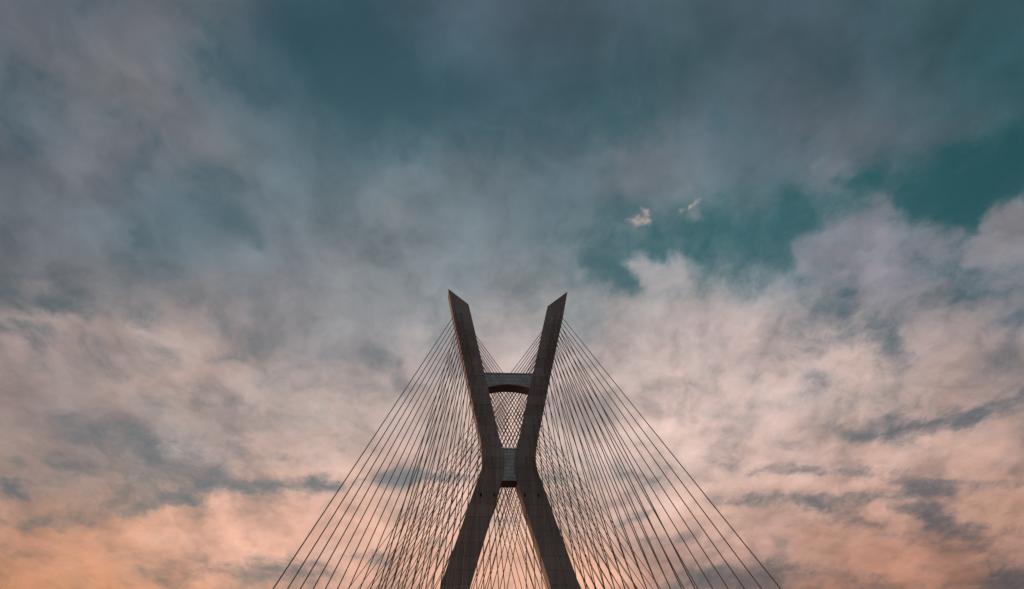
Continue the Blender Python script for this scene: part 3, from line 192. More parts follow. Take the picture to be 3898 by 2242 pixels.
LIT = [int(t) for t in '''
72 89 100 73 90 100 73 90 100 73 90 100 72 90 100 70 89 100 68 88 99 65 87 98 63 86 98 61 85 97 60 85 97 61 85 97 62 85 97 65 86 98 67 87 99 70 88 99 72 89 100 74 89 101 75 90 101 76 90 101 77 90 101 77 90 101 77 90 101 77 90 101 77 90 101 77 90 101 76 90 100 76 90 100 75 90 100 75 90 100 74 90 100 74 90 99 74 90 99 73 90 99 73 90 99 73 90 100 73 90 100 73 90 100 73 90 100 73 90 100 73 89 100 73 89 100 72 89 100 72 89 100
79 94 103 83 95 104 87 97 105 90 98 105 92 99 106 91 98 106 86 97 105 79 94 103 70 90 101 63 88 98 58 86 96 55 85 95 54 85 94 54 85 94 55 86 95 57 87 96 59 88 98 61 89 99 63 90 100 65 91 102 67 92 103 68 93 103 69 93 103 69 93 103 69 93 103 68 92 102 68 92 101 68 92 100 68 91 100 68 91 100 68 91 99 69 91 99 70 91 99 71 91 100 73 91 100 74 91 100 74 90 100 74 90 100 73 90 99 71 89 99 70 89 98 69 89 98 68 89 97 67 89 97
89 98 107 89 97 106 91 98 107 98 103 110 104 107 113 106 109 115 104 109 115 99 107 114 94 105 113 90 104 112 86 102 111 83 102 111 81 102 110 81 102 111 83 104 113 89 107 115 94 110 118 96 111 119 97 112 120 97 112 120 97 112 120 97 113 121 96 112 120 94 111 120 93 110 119 94 110 119 97 111 119 100 111 120 101 111 120 99 110 118 94 106 115 88 102 112 84 99 108 81 97 106 80 95 105 79 94 103 76 93 102 73 91 100 69 89 98 66 87 95 63 86 93 63 86 93 65 87 94 67 88 96
93 99 107 95 99 107 99 104 110 105 109 115 109 113 118 111 115 120 112 116 121 111 116 122 110 116 122 107 115 121 103 114 121 100 113 121 100 114 122 102 116 124 106 119 126 111 122 128 115 124 129 115 124 129 113 123 129 111 122 128 110 122 129 110 121 129 108 121 128 104 119 127 100 118 125 100 118 125 104 120 127 107 121 128 106 119 126 102 116 123 97 113 120 91 109 117 87 106 114 86 103 112 89 102 111 90 101 110 88 99 107 83 96 105 76 93 101 68 89 97 61 84 91 56 81 88 55 79 86 58 81 88
99 106 113 96 103 111 92 101 109 92 102 110 100 106 114 106 111 117 106 112 119 101 111 119 96 110 119 93 110 119 96 112 120 104 116 124 111 120 127 117 124 130 122 128 133 125 130 135 126 132 136 127 133 137 126 133 138 127 134 139 128 134 139 129 135 140 128 135 140 127 135 140 127 136 140 133 140 144 143 147 150 147 149 152 143 146 149 127 137 141 103 123 128 86 114 120 89 115 122 101 119 127 109 121 129 109 119 127 98 110 118 81 98 106 73 93 101 67 90 97 59 85 92 53 81 87 61 85 92 71 92 98
111 117 123 105 112 119 101 109 116 99 106 114 101 107 114 105 110 117 104 111 118 99 109 117 97 110 118 102 114 121 111 118 125 120 123 128 126 127 132 130 130 134 133 133 137 135 136 139 138 138 141 142 142 144 147 145 147 151 148 149 155 151 151 158 153 153 158 153 153 156 152 152 157 153 153 161 155 155 166 158 157 168 159 158 167 159 158 163 156 156 152 150 151 137 140 143 127 133 139 129 133 141 133 134 142 131 133 141 120 126 134 97 113 120 92 109 116 81 104 109 55 89 95 62 91 97 79 99 105 94 108 113
136 134 136 127 127 130 119 121 125 112 115 121 105 110 116 103 108 115 108 111 117 116 117 120 126 123 125 137 130 130 146 135 134 149 138 137 149 139 139 147 140 140 147 141 141 149 143 144 154 147 147 162 153 151 170 158 156 177 163 159 182 166 162 185 168 163 186 169 164 185 169 165 184 169 164 185 169 165 186 170 165 187 170 166 187 170 166 185 168 165 181 165 162 175 161 159 163 153 154 147 143 146 137 135 142 132 131 139 124 126 134 124 124 131 127 127 132 120 124 129 103 116 121 96 113 117 107 118 121 128 129 132
158 147 145 154 144 143 141 135 136 129 126 129 118 118 122 118 116 119 135 126 125 146 132 129 152 136 132 161 143 137 169 149 142 172 152 146 170 153 148 169 153 149 170 155 151 172 157 152 176 160 155 183 165 159 192 171 163 198 175 167 202 178 169 204 180 171 204 180 171 203 180 172 203 180 172 202 180 172 203 180 173 204 181 173 200 178 171 195 174 168 192 171 166 191 171 165 193 171 165 189 168 162 167 153 151 152 141 142 146 137 138 129 127 132 124 124 130 128 127 132 135 132 135 141 137 137 150 143 141 158 147 145
167 151 147 167 151 147 161 147 144 149 138 137 144 133 132 143 130 129 149 132 128 150 133 129 149 133 129 158 140 136 166 147 142 169 151 145 171 153 148 176 157 151 182 161 153 186 164 155 190 167 158 196 171 161 201 175 165 206 179 168 209 182 170 210 183 172 209 183 172 208 182 172 207 182 172 209 183 174 213 187 176 216 189 179 212 185 176 202 177 168 196 172 164 193 170 163 194 171 163 192 169 161 180 159 153 170 150 145 162 145 142 142 134 135 136 132 134 139 134 136 149 140 140 161 148 145 167 151 147 167 151 147
172 151 145 172 151 145 172 151 145 167 148 142 162 143 138 158 139 134 154 135 129 148 130 126 141 127 125 142 129 128 146 134 132 155 141 137 170 150 143 185 158 149 195 164 152 201 167 154 204 170 156 207 173 158 210 175 160 211 177 162 213 179 164 214 181 166 211 180 166 205 177 165 202 175 165 205 178 167 212 182 170 214 184 172 210 180 168 201 172 161 196 168 158 195 166 156 198 168 156 198 166 155 189 159 149 177 151 143 162 144 139 150 138 136 153 141 138 158 144 140 165 147 143 172 151 145 172 151 145 172 151 145
180 152 141 180 152 141 180 152 141 180 152 141 174 147 137 166 141 133 159 136 127 150 129 122 145 126 120 148 128 122 159 134 125 183 148 134 203 161 143 214 168 149 219 172 152 219 172 152 218 172 153 217 173 153 218 174 154 218 175 155 220 176 156 220 178 158 218 178 159 214 175 158 207 171 156 204 170 157 206 172 158 206 171 157 202 167 152 197 161 147 193 158 144 194 159 146 198 163 149 199 163 149 194 158 144 186 152 139 173 146 135 163 142 135 165 144 137 172 148 139 180 152 141 180 152 141 180 152 141 180 152 141
184 148 133 184 148 133 184 148 133 184 148 133 183 147 133 174 141 128 167 135 122 162 129 116 163 128 114 173 134 117 188 142 121 200 151 129 209 159 137 216 165 144 219 168 147 217 168 147 213 165 145 212 165 145 214 167 146 218 170 147 222 172 148 225 174 149 227 176 150 226 175 150 218 170 148 205 162 144 196 158 143 193 156 142 190 154 139 187 148 133 184 143 126 183 141 124 183 143 127 179 143 128 181 143 128 184 144 127 181 144 128 181 146 131 180 147 133 183 148 133 184 148 133 184 148 133 184 148 133 184 148 133
181 140 122 181 140 122 181 140 122 181 140 122 181 140 122 179 137 119 176 133 114 174 128 108 177 126 105 185 131 107 194 136 109 198 139 111 199 142 116 199 146 123 196 148 127 192 148 128 192 148 129 197 152 131 205 157 135 213 163 139 219 166 141 224 169 142 226 170 143 226 170 143 218 164 139 201 152 131 177 139 124 161 129 119 155 126 117 158 125 112 166 124 108 172 126 107 173 126 107 168 124 107 172 131 114 173 132 116 176 135 118 180 139 121 181 140 122 181 140 122 181 140 122 181 140 122 181 140 122 181 140 122
175 130 111 175 130 111 175 130 111 175 130 111 175 130 111 175 130 111 177 128 106 179 125 101 181 123 96 186 124 94 191 127 96 193 129 99 189 128 100 183 129 105 178 131 110 177 134 115 181 138 119 188 144 123 196 149 127 203 154 131 209 157 133 213 159 134 215 160 134 214 159 133 206 153 129 190 142 122 165 127 113 146 116 107 137 111 103 141 112 101 151 114 100 160 116 98 160 115 97 151 110 94 130 101 91 134 105 95 154 118 103 168 127 109 175 130 111 175 130 111 175 130 111 175 130 111 175 130 111 175 130 111
169 123 104 169 123 104 169 123 104 169 123 104 169 123 104 169 123 104 170 123 103 175 122 99 180 122 95 181 122 95 184 124 96 186 126 98 184 126 99 180 126 102 175 127 106 173 129 110 176 132 113 181 136 116 187 140 119 192 144 122 196 147 123 199 148 124 201 149 124 200 148 124 194 143 120 181 135 115 162 123 109 149 116 104 144 113 102 148 114 101 156 115 99 160 115 97 156 112 95 138 103 90 110 89 83 114 91 85 137 105 93 161 119 101 169 123 104 169 123 104 169 123 104 169 123 104 169 123 104 169 123 104
'''.split()]
GAP = [int(t) for t in '''
53 76 85 52 76 85 50 75 84 49 75 84 49 75 84 50 75 84 52 76 85 55 77 86 57 77 87 58 78 87 58 78 87 58 78 87 58 78 87 57 78 86 57 78 86 56 77 86 55 77 85 55 77 85 54 77 85 53 76 85
63 79 90 60 77 88 54 77 87 54 81 90 58 85 95 63 89 98 64 90 99 62 90 98 60 89 97 58 88 96 58 88 96 57 89 96 55 89 96 54 89 95 54 88 94 54 86 92 54 82 88 50 76 83 45 74 80 44 75 82
67 85 95 69 85 96 70 89 99 70 91 101 77 97 105 84 103 110 84 104 110 83 104 110 85 105 111 86 106 112 85 106 112 76 102 108 65 98 104 56 95 100 54 94 99 51 91 96 44 86 91 38 80 84 35 74 79 47 79 85
82 99 105 76 94 102 78 91 99 83 95 102 95 103 109 102 109 115 104 110 116 107 113 118 112 116 121 115 119 124 114 119 123 106 113 119 94 106 113 84 100 108 80 98 107 74 95 104 56 88 95 47 83 89 53 87 92 77 97 103
96 104 109 94 102 108 88 95 101 88 94 99 98 102 107 107 110 114 111 113 116 116 117 120 124 125 127 130 130 132 129 130 132 123 123 125 113 113 116 105 107 111 99 104 109 90 98 105 82 93 102 83 95 104 89 101 106 96 104 109
106 107 110 106 107 110 102 103 107 100 100 104 103 103 106 110 109 112 113 112 114 118 115 116 127 123 123 135 130 130 134 130 129 125 120 120 114 110 111 112 107 109 110 107 109 106 104 107 101 101 106 101 103 108 106 107 110 106 107 110
107 102 102 107 102 102 107 102 102 104 100 101 104 99 98 109 102 101 113 106 104 117 109 107 128 119 116 138 127 124 137 126 123 122 111 109 105 95 94 99 90 90 89 82 84 82 78 82 97 93 96 107 102 102 107 102 102 107 102 102
102 96 96 102 96 96 102 96 96 103 96 96 104 97 96 106 99 98 108 101 100 110 102 101 116 108 106 122 113 111 121 112 111 112 103 102 102 94 94 99 90 91 88 81 83 78 74 77 92 86 87 102 96 96 102 96 96 102 96 96
'''.split()]

tc = N(wt, 'ShaderNodeTexCoord')
D = vmath(wt, 'NORMALIZE', tc.outputs['Generated'])
sep = N(wt, 'ShaderNodeSeparateXYZ')
link(wt, D, sep.inputs[0])
az = math_node(wt, 'MULTIPLY', math_node(wt, 'ARCTAN2', sep.outputs[0], sep.outputs[1]), 180 / math.pi)
el = math_node(wt, 'MULTIPLY', math_node(wt, 'ARCSINE', sep.outputs[2]), 180 / math.pi)
# position on the flat cloud layer overhead: far clouds are foreshortened
zz = math_node(wt, 'ADD', math_node(wt, 'MAXIMUM', sep.outputs[2], 0.0), 0.22)
inv = math_node(wt, 'DIVIDE', 1.0, zz)
Q = vmath(wt, 'SCALE', D, scale=inv)
Q = vmath(wt, 'MULTIPLY', Q, (1.0, 1.0, 0.0))
w1 = vmath(wt, 'SUBTRACT', noise(wt, Q, 5.0, 3.0, 0.6, dims='2D').outputs['Color'], (0.5, 0.5, 0.5))
w2 = vmath(wt, 'SUBTRACT', noise(wt, vmath(wt, 'MULTIPLY', Q, (1.12, 0.94, 0.0)), 26.0, 4.0, 0.65, dims='2D').outputs['Color'], (0.5, 0.5, 0.5))
ws = N(wt, 'ShaderNodeSeparateXYZ')
link(wt, vmath(wt, 'ADD', vmath(wt, 'MULTIPLY', w1, (1.5, 1.2, 0.0)), vmath(wt, 'MULTIPLY', w2, (1.35, 1.1, 0.0))), ws.inputs[0])
u = math_node(wt, 'MULTIPLY_ADD', math_node(wt, 'ADD', az, ws.outputs[0]), 1 / (AZ1 - AZ0), -AZ0 / (AZ1 - AZ0), clamp=True)
vn = math_node(wt, 'MULTIPLY', math_node(wt, 'SUBTRACT', EL1, math_node(wt, 'ADD', el, ws.outputs[1])), 1 / (EL1 - EL0),
               clamp=True)
vn = math_node(wt, 'POWER', vn, 1.5)


def vec3(x):
    c = N(wt, 'ShaderNodeCombineXYZ')
    for i in range(3):
        link(wt, x, c.inputs[i])
    return c.outputs[0]


U3, V3 = vec3(u), vec3(vn)


def curve_node(rows, src):
    cn = N(wt, 'ShaderNodeRGBCurve')
    mp = cn.mapping
    mp.extend = 'HORIZONTAL'
    for ch in range(3):
        vals = rows[ch]
        cv = mp.curves[ch]
        cv.points[0].location = (0.0, vals[0])
        cv.points[1].location = (1.0, vals[-1])
        for i in range(1, len(vals) - 1):
            cv.points.new(i / (len(vals) - 1), vals[i])
    mp.update()
    link(wt, src, cn.inputs['Color'])
    return cn.outputs[0]


def after(prev, vec):
    """wait for prev (a vanishing term): rows are then worked one by one, which keeps the shader small"""
    return vec if prev is None else vmath(wt, 'MULTIPLY_ADD', prev, (1e-8, 1e-8, 1e-8), vec)


def colour_table(tab, na, ne, prev):
    acc = None
    vv = math_node(wt, 'MULTIPLY', vn, ne - 1.0)
    for r in range(ne):
        rows = [[tab[(r * na + i) * 3 + ch] / 255.0 for i in range(na)] for ch in range(3)]
        c = curve_node(rows, after(prev if acc is None else acc, U3))
        if acc is None:
            acc = c
            continue
        mx = N(wt, 'ShaderNodeMix', data_type='RGBA')
        link(wt, math_node(wt, 'SUBTRACT', vv, r - 1.0, clamp=True), mx.inputs['Factor'])
        link(wt, acc, mx.inputs[6])
        link(wt, c, mx.inputs[7])
        acc = mx.outputs[2]
    return acc


def scalar_table(tab, na, ne):
    """three rows to a curve node"""
    acc = None
    for r in range(0, ne, 3):
        rows = [[tab[(min(r + ch, ne - 1)) * na + i] / 130.0 for i in range(na)] for ch in range(3)]
        c = curve_node(rows, after(acc, U3))
        d = vmath(wt, 'MULTIPLY_ADD', after(acc, V3), (ne - 1.0,) * 3, (-float(r), -r - 1.0, -r - 2.0))
        d = vmath(wt, 'ABSOLUTE', d)
        d = vmath(wt, 'MAXIMUM', vmath(wt, 'SUBTRACT', (1.0, 1.0, 1.0), d), (0.0, 0.0, 0.0))
        dot = N(wt, 'ShaderNodeVectorMath', operation='DOT_PRODUCT')
        link(wt, c, dot.inputs[0])
        link(wt, d, dot.inputs[1])
        acc = dot.outputs['Value'] if acc is None else math_node(wt, 'ADD', acc, dot.outputs['Value'])
    return math_node(wt, 'MULTIPLY', acc, 1.3)


cover = scalar_table(COVER, NA, NE)
lit = colour_table(LIT, LA, LE, cover)
gap = colour_table(GAP, GA, GE, lit)

# billows and wisps: turbulence laid on the cloud layer
q2 = vmath(wt, 'MULTIPLY', vmath(wt, 'ADD', Q, vmath(wt, 'SCALE', w1, scale=0.08)), (1.18, 0.92, 0.0))
n1 = noise(wt, q2, 8.0, 7.0, 0.66, 0.0, dims='2D').outputs['Fac']
n2 = noise(wt, q2, 6.5, 6.0, 0.56, 0.0, dims='2D').outputs['Fac']
n1 = math_node(wt, 'MULTIPLY', math_node(wt, 'SUBTRACT', n1, 0.5), 2.0)
n2 = math_node(wt, 'MULTIPLY', math_node(wt, 'SUBTRACT', n2, 0.5), 2.0)
n2s = n2
n2 = math_node(wt, 'ABSOLUTE', n2)
ridge = math_node(wt, 'MULTIPLY_ADD', n2, -2.0, 0.42)
m = math_node(wt, 'ADD', math_node(wt, 'MULTIPLY', n1, 1.0), math_node(wt, 'MULTIPLY', ridge, 0.42))
soft = N(wt, 'ShaderNodeMapRange')                     # the high thin layer overhead is smoother
link(wt, el, soft.inputs['Value'])
for nm, val in zip(('From Min', 'From Max', 'To Min', 'To Max'), (34.0, 58.0, 1.0, 0.72)):
    soft.inputs[nm].default_value = val
m = math_node(wt, 'MULTIPLY', m, soft.outputs[0])
relief = math_node(wt, 'MULTIPLY_ADD', math_node(wt, 'MULTIPLY', n2s, soft.outputs[0]), 0.3, 1.0)
edge = math_node(wt, 'MULTIPLY', cover, math_node(wt, 'SUBTRACT', 1.05, cover), clamp=True)
m = math_node(wt, 'MULTIPLY', m, math_node(wt, 'MULTIPLY_ADD', edge, 2.2, 0.36))
f = math_node(wt, 'ADD', cover, m)
sm = N(wt, 'ShaderNodeMapRange', interpolation_type='SMOOTHSTEP')
link(wt, f, sm.inputs['Value'])
sm.inputs['From Min'].default_value = 0.08
sm.inputs['From Max'].default_value = 1.03
f = math_node(wt, 'MINIMUM', math_node(wt, 'MAXIMUM', f, -0.08), 1.3)
f = math_node(wt, 'ADD', math_node(wt, 'MULTIPLY', f, 0.68), math_node(wt, 'MULTIPLY', sm.outputs[0], 0.32))
acc = vmath(wt, 'ADD', gap, vmath(wt, 'SCALE', vmath(wt, 'SUBTRACT', vmath(wt, 'SCALE', lit, scale=relief), gap), scale=f))

# two stray scraps of cloud in the open patch: (azimuth, elevation) ends, half-width, density
pc = N(wt, 'ShaderNodeCombineXYZ')
link(wt, math_node(wt, 'ADD', az, math_node(wt, 'MULTIPLY', ws.outputs[0], 1.3)), pc.inputs[0])
link(wt, math_node(wt, 'ADD', el, math_node(wt, 'MULTIPLY', ws.outputs[1], 1.3)), pc.inputs[1])
tear = math_node(wt, 'SUBTRACT', noise(wt, q2, 48.0, 4.0, 0.6, 0.0, dims='2D').outputs['Fac'], 0.5)
for (a0, e0, a1, e1, hw, den) in [(17.613, 47.228, 18.976, 47.134, 0.124, 0.40), (18.729, 47.136, 19.895, 46.751, 0.224, 0.70), (19.470, 47.946, 19.940, 47.531, 0.158, 0.45), (19.892, 47.538, 19.925, 46.849, 0.206, 0.62), (23.786, 46.981, 25.068, 47.027, 0.158, 0.55), (24.831, 47.043, 26.478, 47.268, 0.131, 0.58), (23.936, 46.609, 25.443, 46.639, 0.482, 0.22)]:
    ce = math.cos(R((e0 + e1) / 2))
    p = vmath(wt, 'MULTIPLY', vmath(wt, 'SUBTRACT', pc.outputs[0], (a0, e0, 0.0)), (ce, 1.0, 0.0))
    dx, dy = (a1 - a0) * ce, e1 - e0
    L2 = dx * dx + dy * dy
    dt = N(wt, 'ShaderNodeVectorMath', operation='DOT_PRODUCT')
    link(wt, p, dt.inputs[0])
    dt.inputs[1].default_value = (dx / L2, dy / L2, 0.0)
    tcl = math_node(wt, 'ADD', dt.outputs['Value'], 0.0, clamp=True)
    off = vmath(wt, 'SUBTRACT', p, vmath(wt, 'SCALE', (dx, dy, 0.0), scale=tcl))
    ln = N(wt, 'ShaderNodeVectorMath', operation='LENGTH')
    link(wt, off, ln.inputs[0])
    mr = N(wt, 'ShaderNodeMapRange', interpolation_type='SMOOTHSTEP')
    link(wt, ln.outputs['Value'], mr.inputs['Value'])
    for nm, val in zip(('From Min', 'From Max', 'To Min', 'To Max'), (hw * 2.1, 0.0, 0.0, den)):
        mr.inputs[nm].default_value = val
    dens = math_node(wt, 'MULTIPLY', mr.outputs[0], math_node(wt, 'MULTIPLY_ADD', tear, 5.0, 0.9, clamp=True), clamp=True)
    mx = N(wt, 'ShaderNodeMix', data_type='RGBA')
    link(wt, dens, mx.inputs['Factor'])
    link(wt, acc, mx.inputs[6])
    mx.inputs[7].default_value = (0.71, 0.63, 0.61, 1)
    acc = mx.outputs[2]

# away from the sunset the cloud sheet turns slate blue
east = N(wt, 'ShaderNodeMapRange', interpolation_type='SMOOTHSTEP')
link(wt, sep.outputs[1], east.inputs['Value'])
for nm, val in zip(('From Min', 'From Max', 'To Min', 'To Max'), (0.15, -0.55, 0.0, 0.9)):
    east.inputs[nm].default_value = val
mx = N(wt, 'ShaderNodeMix', data_type='RGBA')
link(wt, east.outputs[0], mx.inputs['Factor'])
link(wt, acc, mx.inputs[6])
mx.inputs[7].default_value = (0.44, 0.47, 0.50, 1)
acc = mx.outputs[2]
acc = vmath(wt, 'MAXIMUM', acc, (0.02, 0.02, 0.02))
gm = N(wt, 'ShaderNodeGamma')
link(wt, acc, gm.inputs['Color'])
gm.inputs['Gamma'].default_value = 2.2
sky = N(wt, 'ShaderNodeTexSky', sky_type='NISHITA')
sky.sun_disc = False
sky.sun_elevation = SUN_EL
sky.sun_rotation = SUN_AZ
total = vmath(wt, 'ADD', vmath(wt, 'SCALE', gm.outputs[0], scale=10.1),
              vmath(wt, 'MULTIPLY', sky.outputs[0], (0.04, 0.05, 0.05)))
bg = N(wt, 'ShaderNodeBackground')
link(wt, total, bg.inputs['Color'])
bg.inputs['Strength'].default_value = 0.1
wo = N(wt, 'ShaderNodeOutputWorld')
link(wt, bg.outputs[0], wo.inputs['Surface'])

# ------------------------------------------------------------------ sun behind the clouds
sd = bpy.data.lights.new('sun', 'SUN')
sd.energy = 2.3
sd.angle = R(20)
sd.color = (1.0, 0.58, 0.38)
so = bpy.data.objects.new('sun', sd)
COL.objects.link(so)
sv = Vector((math.sin(SUN_AZ) * math.cos(SUN_EL), math.cos(SUN_AZ) * math.cos(SUN_EL), math.sin(SUN_EL)))
so.rotation_euler = sv.to_track_quat('Z', 'Y').to_euler()


# ------------------------------------------------------------------ materials
def new_mat(name):
    m = bpy.data.materials.new(name)
    m.use_nodes = True
    t = m.node_tree
    return m, t, t.nodes['Principled BSDF']


def concrete(name, base, dark, var=0.12, streaks=0.5, rough=0.85, spec=0.25, joints=False):
    m, t, p = new_mat(name)
    g = N(t, 'ShaderNodeNewGeometry')
    pos = g.outputs['Position']
    oi = N(t, 'ShaderNodeObjectInfo')
    big = noise(t, pos, 0.16, 5, 0.6).outputs['Fac']
    st = noise(t, vmath(t, 'MULTIPLY', pos, (1.9, 1.9, 0.05)), 1.0, 5, 0.65).outputs['Fac']
    fine = noise(t, pos, 3.0, 6, 0.7).outputs['Fac']
    f = math_node(t, 'MULTIPLY', math_node(t, 'SUBTRACT', st, 0.42), 2.4 * streaks)
    f = math_node(t, 'ADD', f, math_node(t, 'MULTIPLY', math_node(t, 'SUBTRACT', big, 0.5), 1.3))
    f = math_node(t, 'ADD', f, math_node(t, 'MULTIPLY', math_node(t, 'SUBTRACT', fine, 0.5), 0.8))
    f = math_node(t, 'ADD', f, math_node(t, 'MULTIPLY', math_node(t, 'SUBTRACT', oi.outputs['Random'], 0.5), var * 4))
    f = math_node(t, 'ADD', f, 0.35, clamp=True)
    mx = N(t, 'ShaderNodeMix', data_type='RGBA')
    link(t, f, mx.inputs['Factor'])
    mx.inputs[6].default_value = (*base, 1)
    mx.inputs[7].default_value = (*dark, 1)
    link(t, mx.outputs[2], p.inputs['Base Color'])
    p.inputs['Roughness'].default_value = rough
    p.inputs['Specular IOR Level'].default_value = spec
    b = N(t, 'ShaderNodeBump')
    b.inputs['Strength'].default_value = 0.35
    b.inputs['Distance'].default_value = 0.03
    link(t, fine, b.inputs['Height'])
    link(t, b.outputs[0], p.inputs['Normal'])
    return m


M_LEG = concrete('weathered_concrete', (0.4, 0.325, 0.29), (0.24, 0.185, 0.16), 0.12, 0.9)
M_PANEL = concrete('pale_panel', (0.55, 0.53, 0.52), (0.4, 0.38, 0.37), 0.32, 0.25, 0.6, 0.5)
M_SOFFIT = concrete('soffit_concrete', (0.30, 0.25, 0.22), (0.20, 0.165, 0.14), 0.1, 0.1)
M_COPING = concrete('coping_concrete', (0.36, 0.38, 0.39), (0.3, 0.32, 0.33), 0.1, 0.2, 0.6, 0.5)

M_CABLE, t_, p_ = new_mat('yellow_sheathing')
oi_ = N(t_, 'ShaderNodeObjectInfo')
mx_ = N(t_, 'ShaderNodeMix', data_type='RGBA')
link(t_, oi_.outputs['Random'], mx_.inputs['Factor'])
mx_.inputs[6].default_value = (0.26, 0.18, 0.11, 1)
mx_.inputs[7].default_value = (0.18, 0.13, 0.085, 1)
link(t_, mx_.outputs[2], p_.inputs['Base Color'])
p_.inputs['Roughness'].default_value = 0.55

M_STEEL, t_, p_ = new_mat('galvanised_steel')
p_.inputs['Base Color'].default_value = (0.20, 0.18, 0.16, 1)
p_.inputs['Metallic'].default_value = 0.6
p_.inputs['Roughness'].default_value = 0.5

M_GROUND, t_, p_ = new_mat('ground_earth')
tcg = N(t_, 'ShaderNodeTexCoord')
ng = noise(t_, tcg.outputs['Object'], 0.03, 8, 0.6)
rg = N(t_, 'ShaderNodeValToRGB')
link(t_, ng.outputs['Fac'], rg.inputs[0])
rg.color_ramp.elements[0].color = (0.055, 0.045, 0.035, 1)
rg.color_ramp.elements[1].color = (0.12, 0.09, 0.065, 1)
link(t_, rg.outputs[0], p_.inputs['Base Color'])
p_.inputs['Roughness'].default_value = 0.95


# ------------------------------------------------------------------ helpers
def mesh_from(name, verts, faces, mat):
    me = bpy.data.meshes.new(name)
    me.from_pydata([tuple(v) for v in verts], [], faces)
    me.materials.append(mat)
    bm = bmesh.new()
    bm.from_mesh(me)
    bmesh.ops.recalc_face_normals(bm, faces=bm.faces)
    bm.to_mesh(me)
    bm.free()
    return me


def obj(name, me, parent=None, label=None):
    o = bpy.data.objects.new(name, me)
    COL.objects.link(o)
    if parent is not None:
        o.parent = parent
    if label:
        o['label'] = label
    return o


def prism(sections):
    """closed loft through equal-length rings"""
    n = len(sections[0])
    vs = [v for s in sections for v in s]
    fs = []
    for i in range(len(sections) - 1):
        for j in range(n):
            a, b = i * n + j, i * n + (j + 1) % n
            fs.append((a, b, b + n, a + n))
    fs.append(tuple(range(n)))
    fs.append(tuple(range((len(sections) - 1) * n, len(sections) * n)))
    return vs, fs


def interp(tab, z, col):
    if z <= tab[0][0]:
        a, b = tab[0], tab[1]
    elif z >= tab[-1][0]:
        a, b = tab[-2], tab[-1]
    else:
        for a, b in zip(tab[:-1], tab[1:]):
            if a[0] <= z <= b[0]:
                break
    k = (z - a[0]) / (b[0] - a[0])
    return a[col] + (b[col] - a[col]) * k


# ------------------------------------------------------------------ ground
gv = [(-6000, -6000, 0), (6000, -6000, 0), (6000, 6000, 0), (-6000, 6000, 0)]
ground = obj('ground', mesh_from('ground', gv, [(0, 1, 2, 3)], M_GROUND))
ground['kind'] = 'structure'

# ------------------------------------------------------------------ bridge
bridge = bpy.data.objects.new('cable_stayed_bridge', None)
COL.objects.link(bridge)
bridge['label'] = 'tall X-shaped concrete pylon with fans of stay cables against the dusk sky'
bridge['category'] = 'bridge'

T = 3.9                                      # depth of the pylon along the road
SKEW = -0.22
# height, outer edge, inner edge of a leg (half profile of the X)
PROFILE = [(0.0, 30.0, 23.79), (50.9, 15.003, 8.788), (54.0, 14.168, 7.946), (58.0, 12.993, 6.838), (62.0, 11.732, 5.707), (66.0, 10.523, 4.557), (70.0, 9.375, 3.403), (72.0, 8.765, 2.823), (74.0, 8.162, 2.263), (76.0, 7.561, 1.777), (77.0, 7.238, 1.57), (78.0, 6.915, 1.393), (79.0, 6.685, 1.26), (80.0, 6.554, 1.199), (81.0, 6.476, 1.203), (82.0, 6.455, 1.281), (83.0, 6.528, 1.444), (84.0, 6.653, 1.645), (86.0, 6.988, 2.101), (88.0, 7.379, 2.561), (91.0, 8.006, 3.187), (94.0, 8.671, 3.79), (98.0, 9.516, 4.597), (103.0, 10.545, 5.659), (109.0, 11.835, 6.965), (116.0, 13.385, 8.402), (121.5, 14.619, 9.509), (127.0, 15.849, 10.672), (130.5, 16.589, 11.447), (136.79, 17.75, 12.82)]


def outer(z):
    return interp(PROFILE, z, 1)


def inner(z):
    return interp(PROFILE, z, 2)


TIP_OUT, TIP_IN = 136.79, 131.05            # slanting top of each leg
CH = 0.10                                    # chamfer on the long edges


def section(side, z, inset=0.0, front=-T / 2, back=T / 2):
    xo, xi = outer(z) - inset, inner(z) + inset
    f, b = front + inset, back - inset
    c = CH
    ring = [(xo - c, f), (xo, f + c), (xo, b - c), (xo - c, b), (xi + c, b), (xi, b - c), (xi, f + c), (xi + c, f)]
    out = []
    for x, y in ring:
        out.append((side * x + SKEW * (y - front) / T, y, z))
    return out


OPEN_Z = (71.65, 72.50)
OPEN_X = ((3.36, 3.92), (6.42, 6.98))


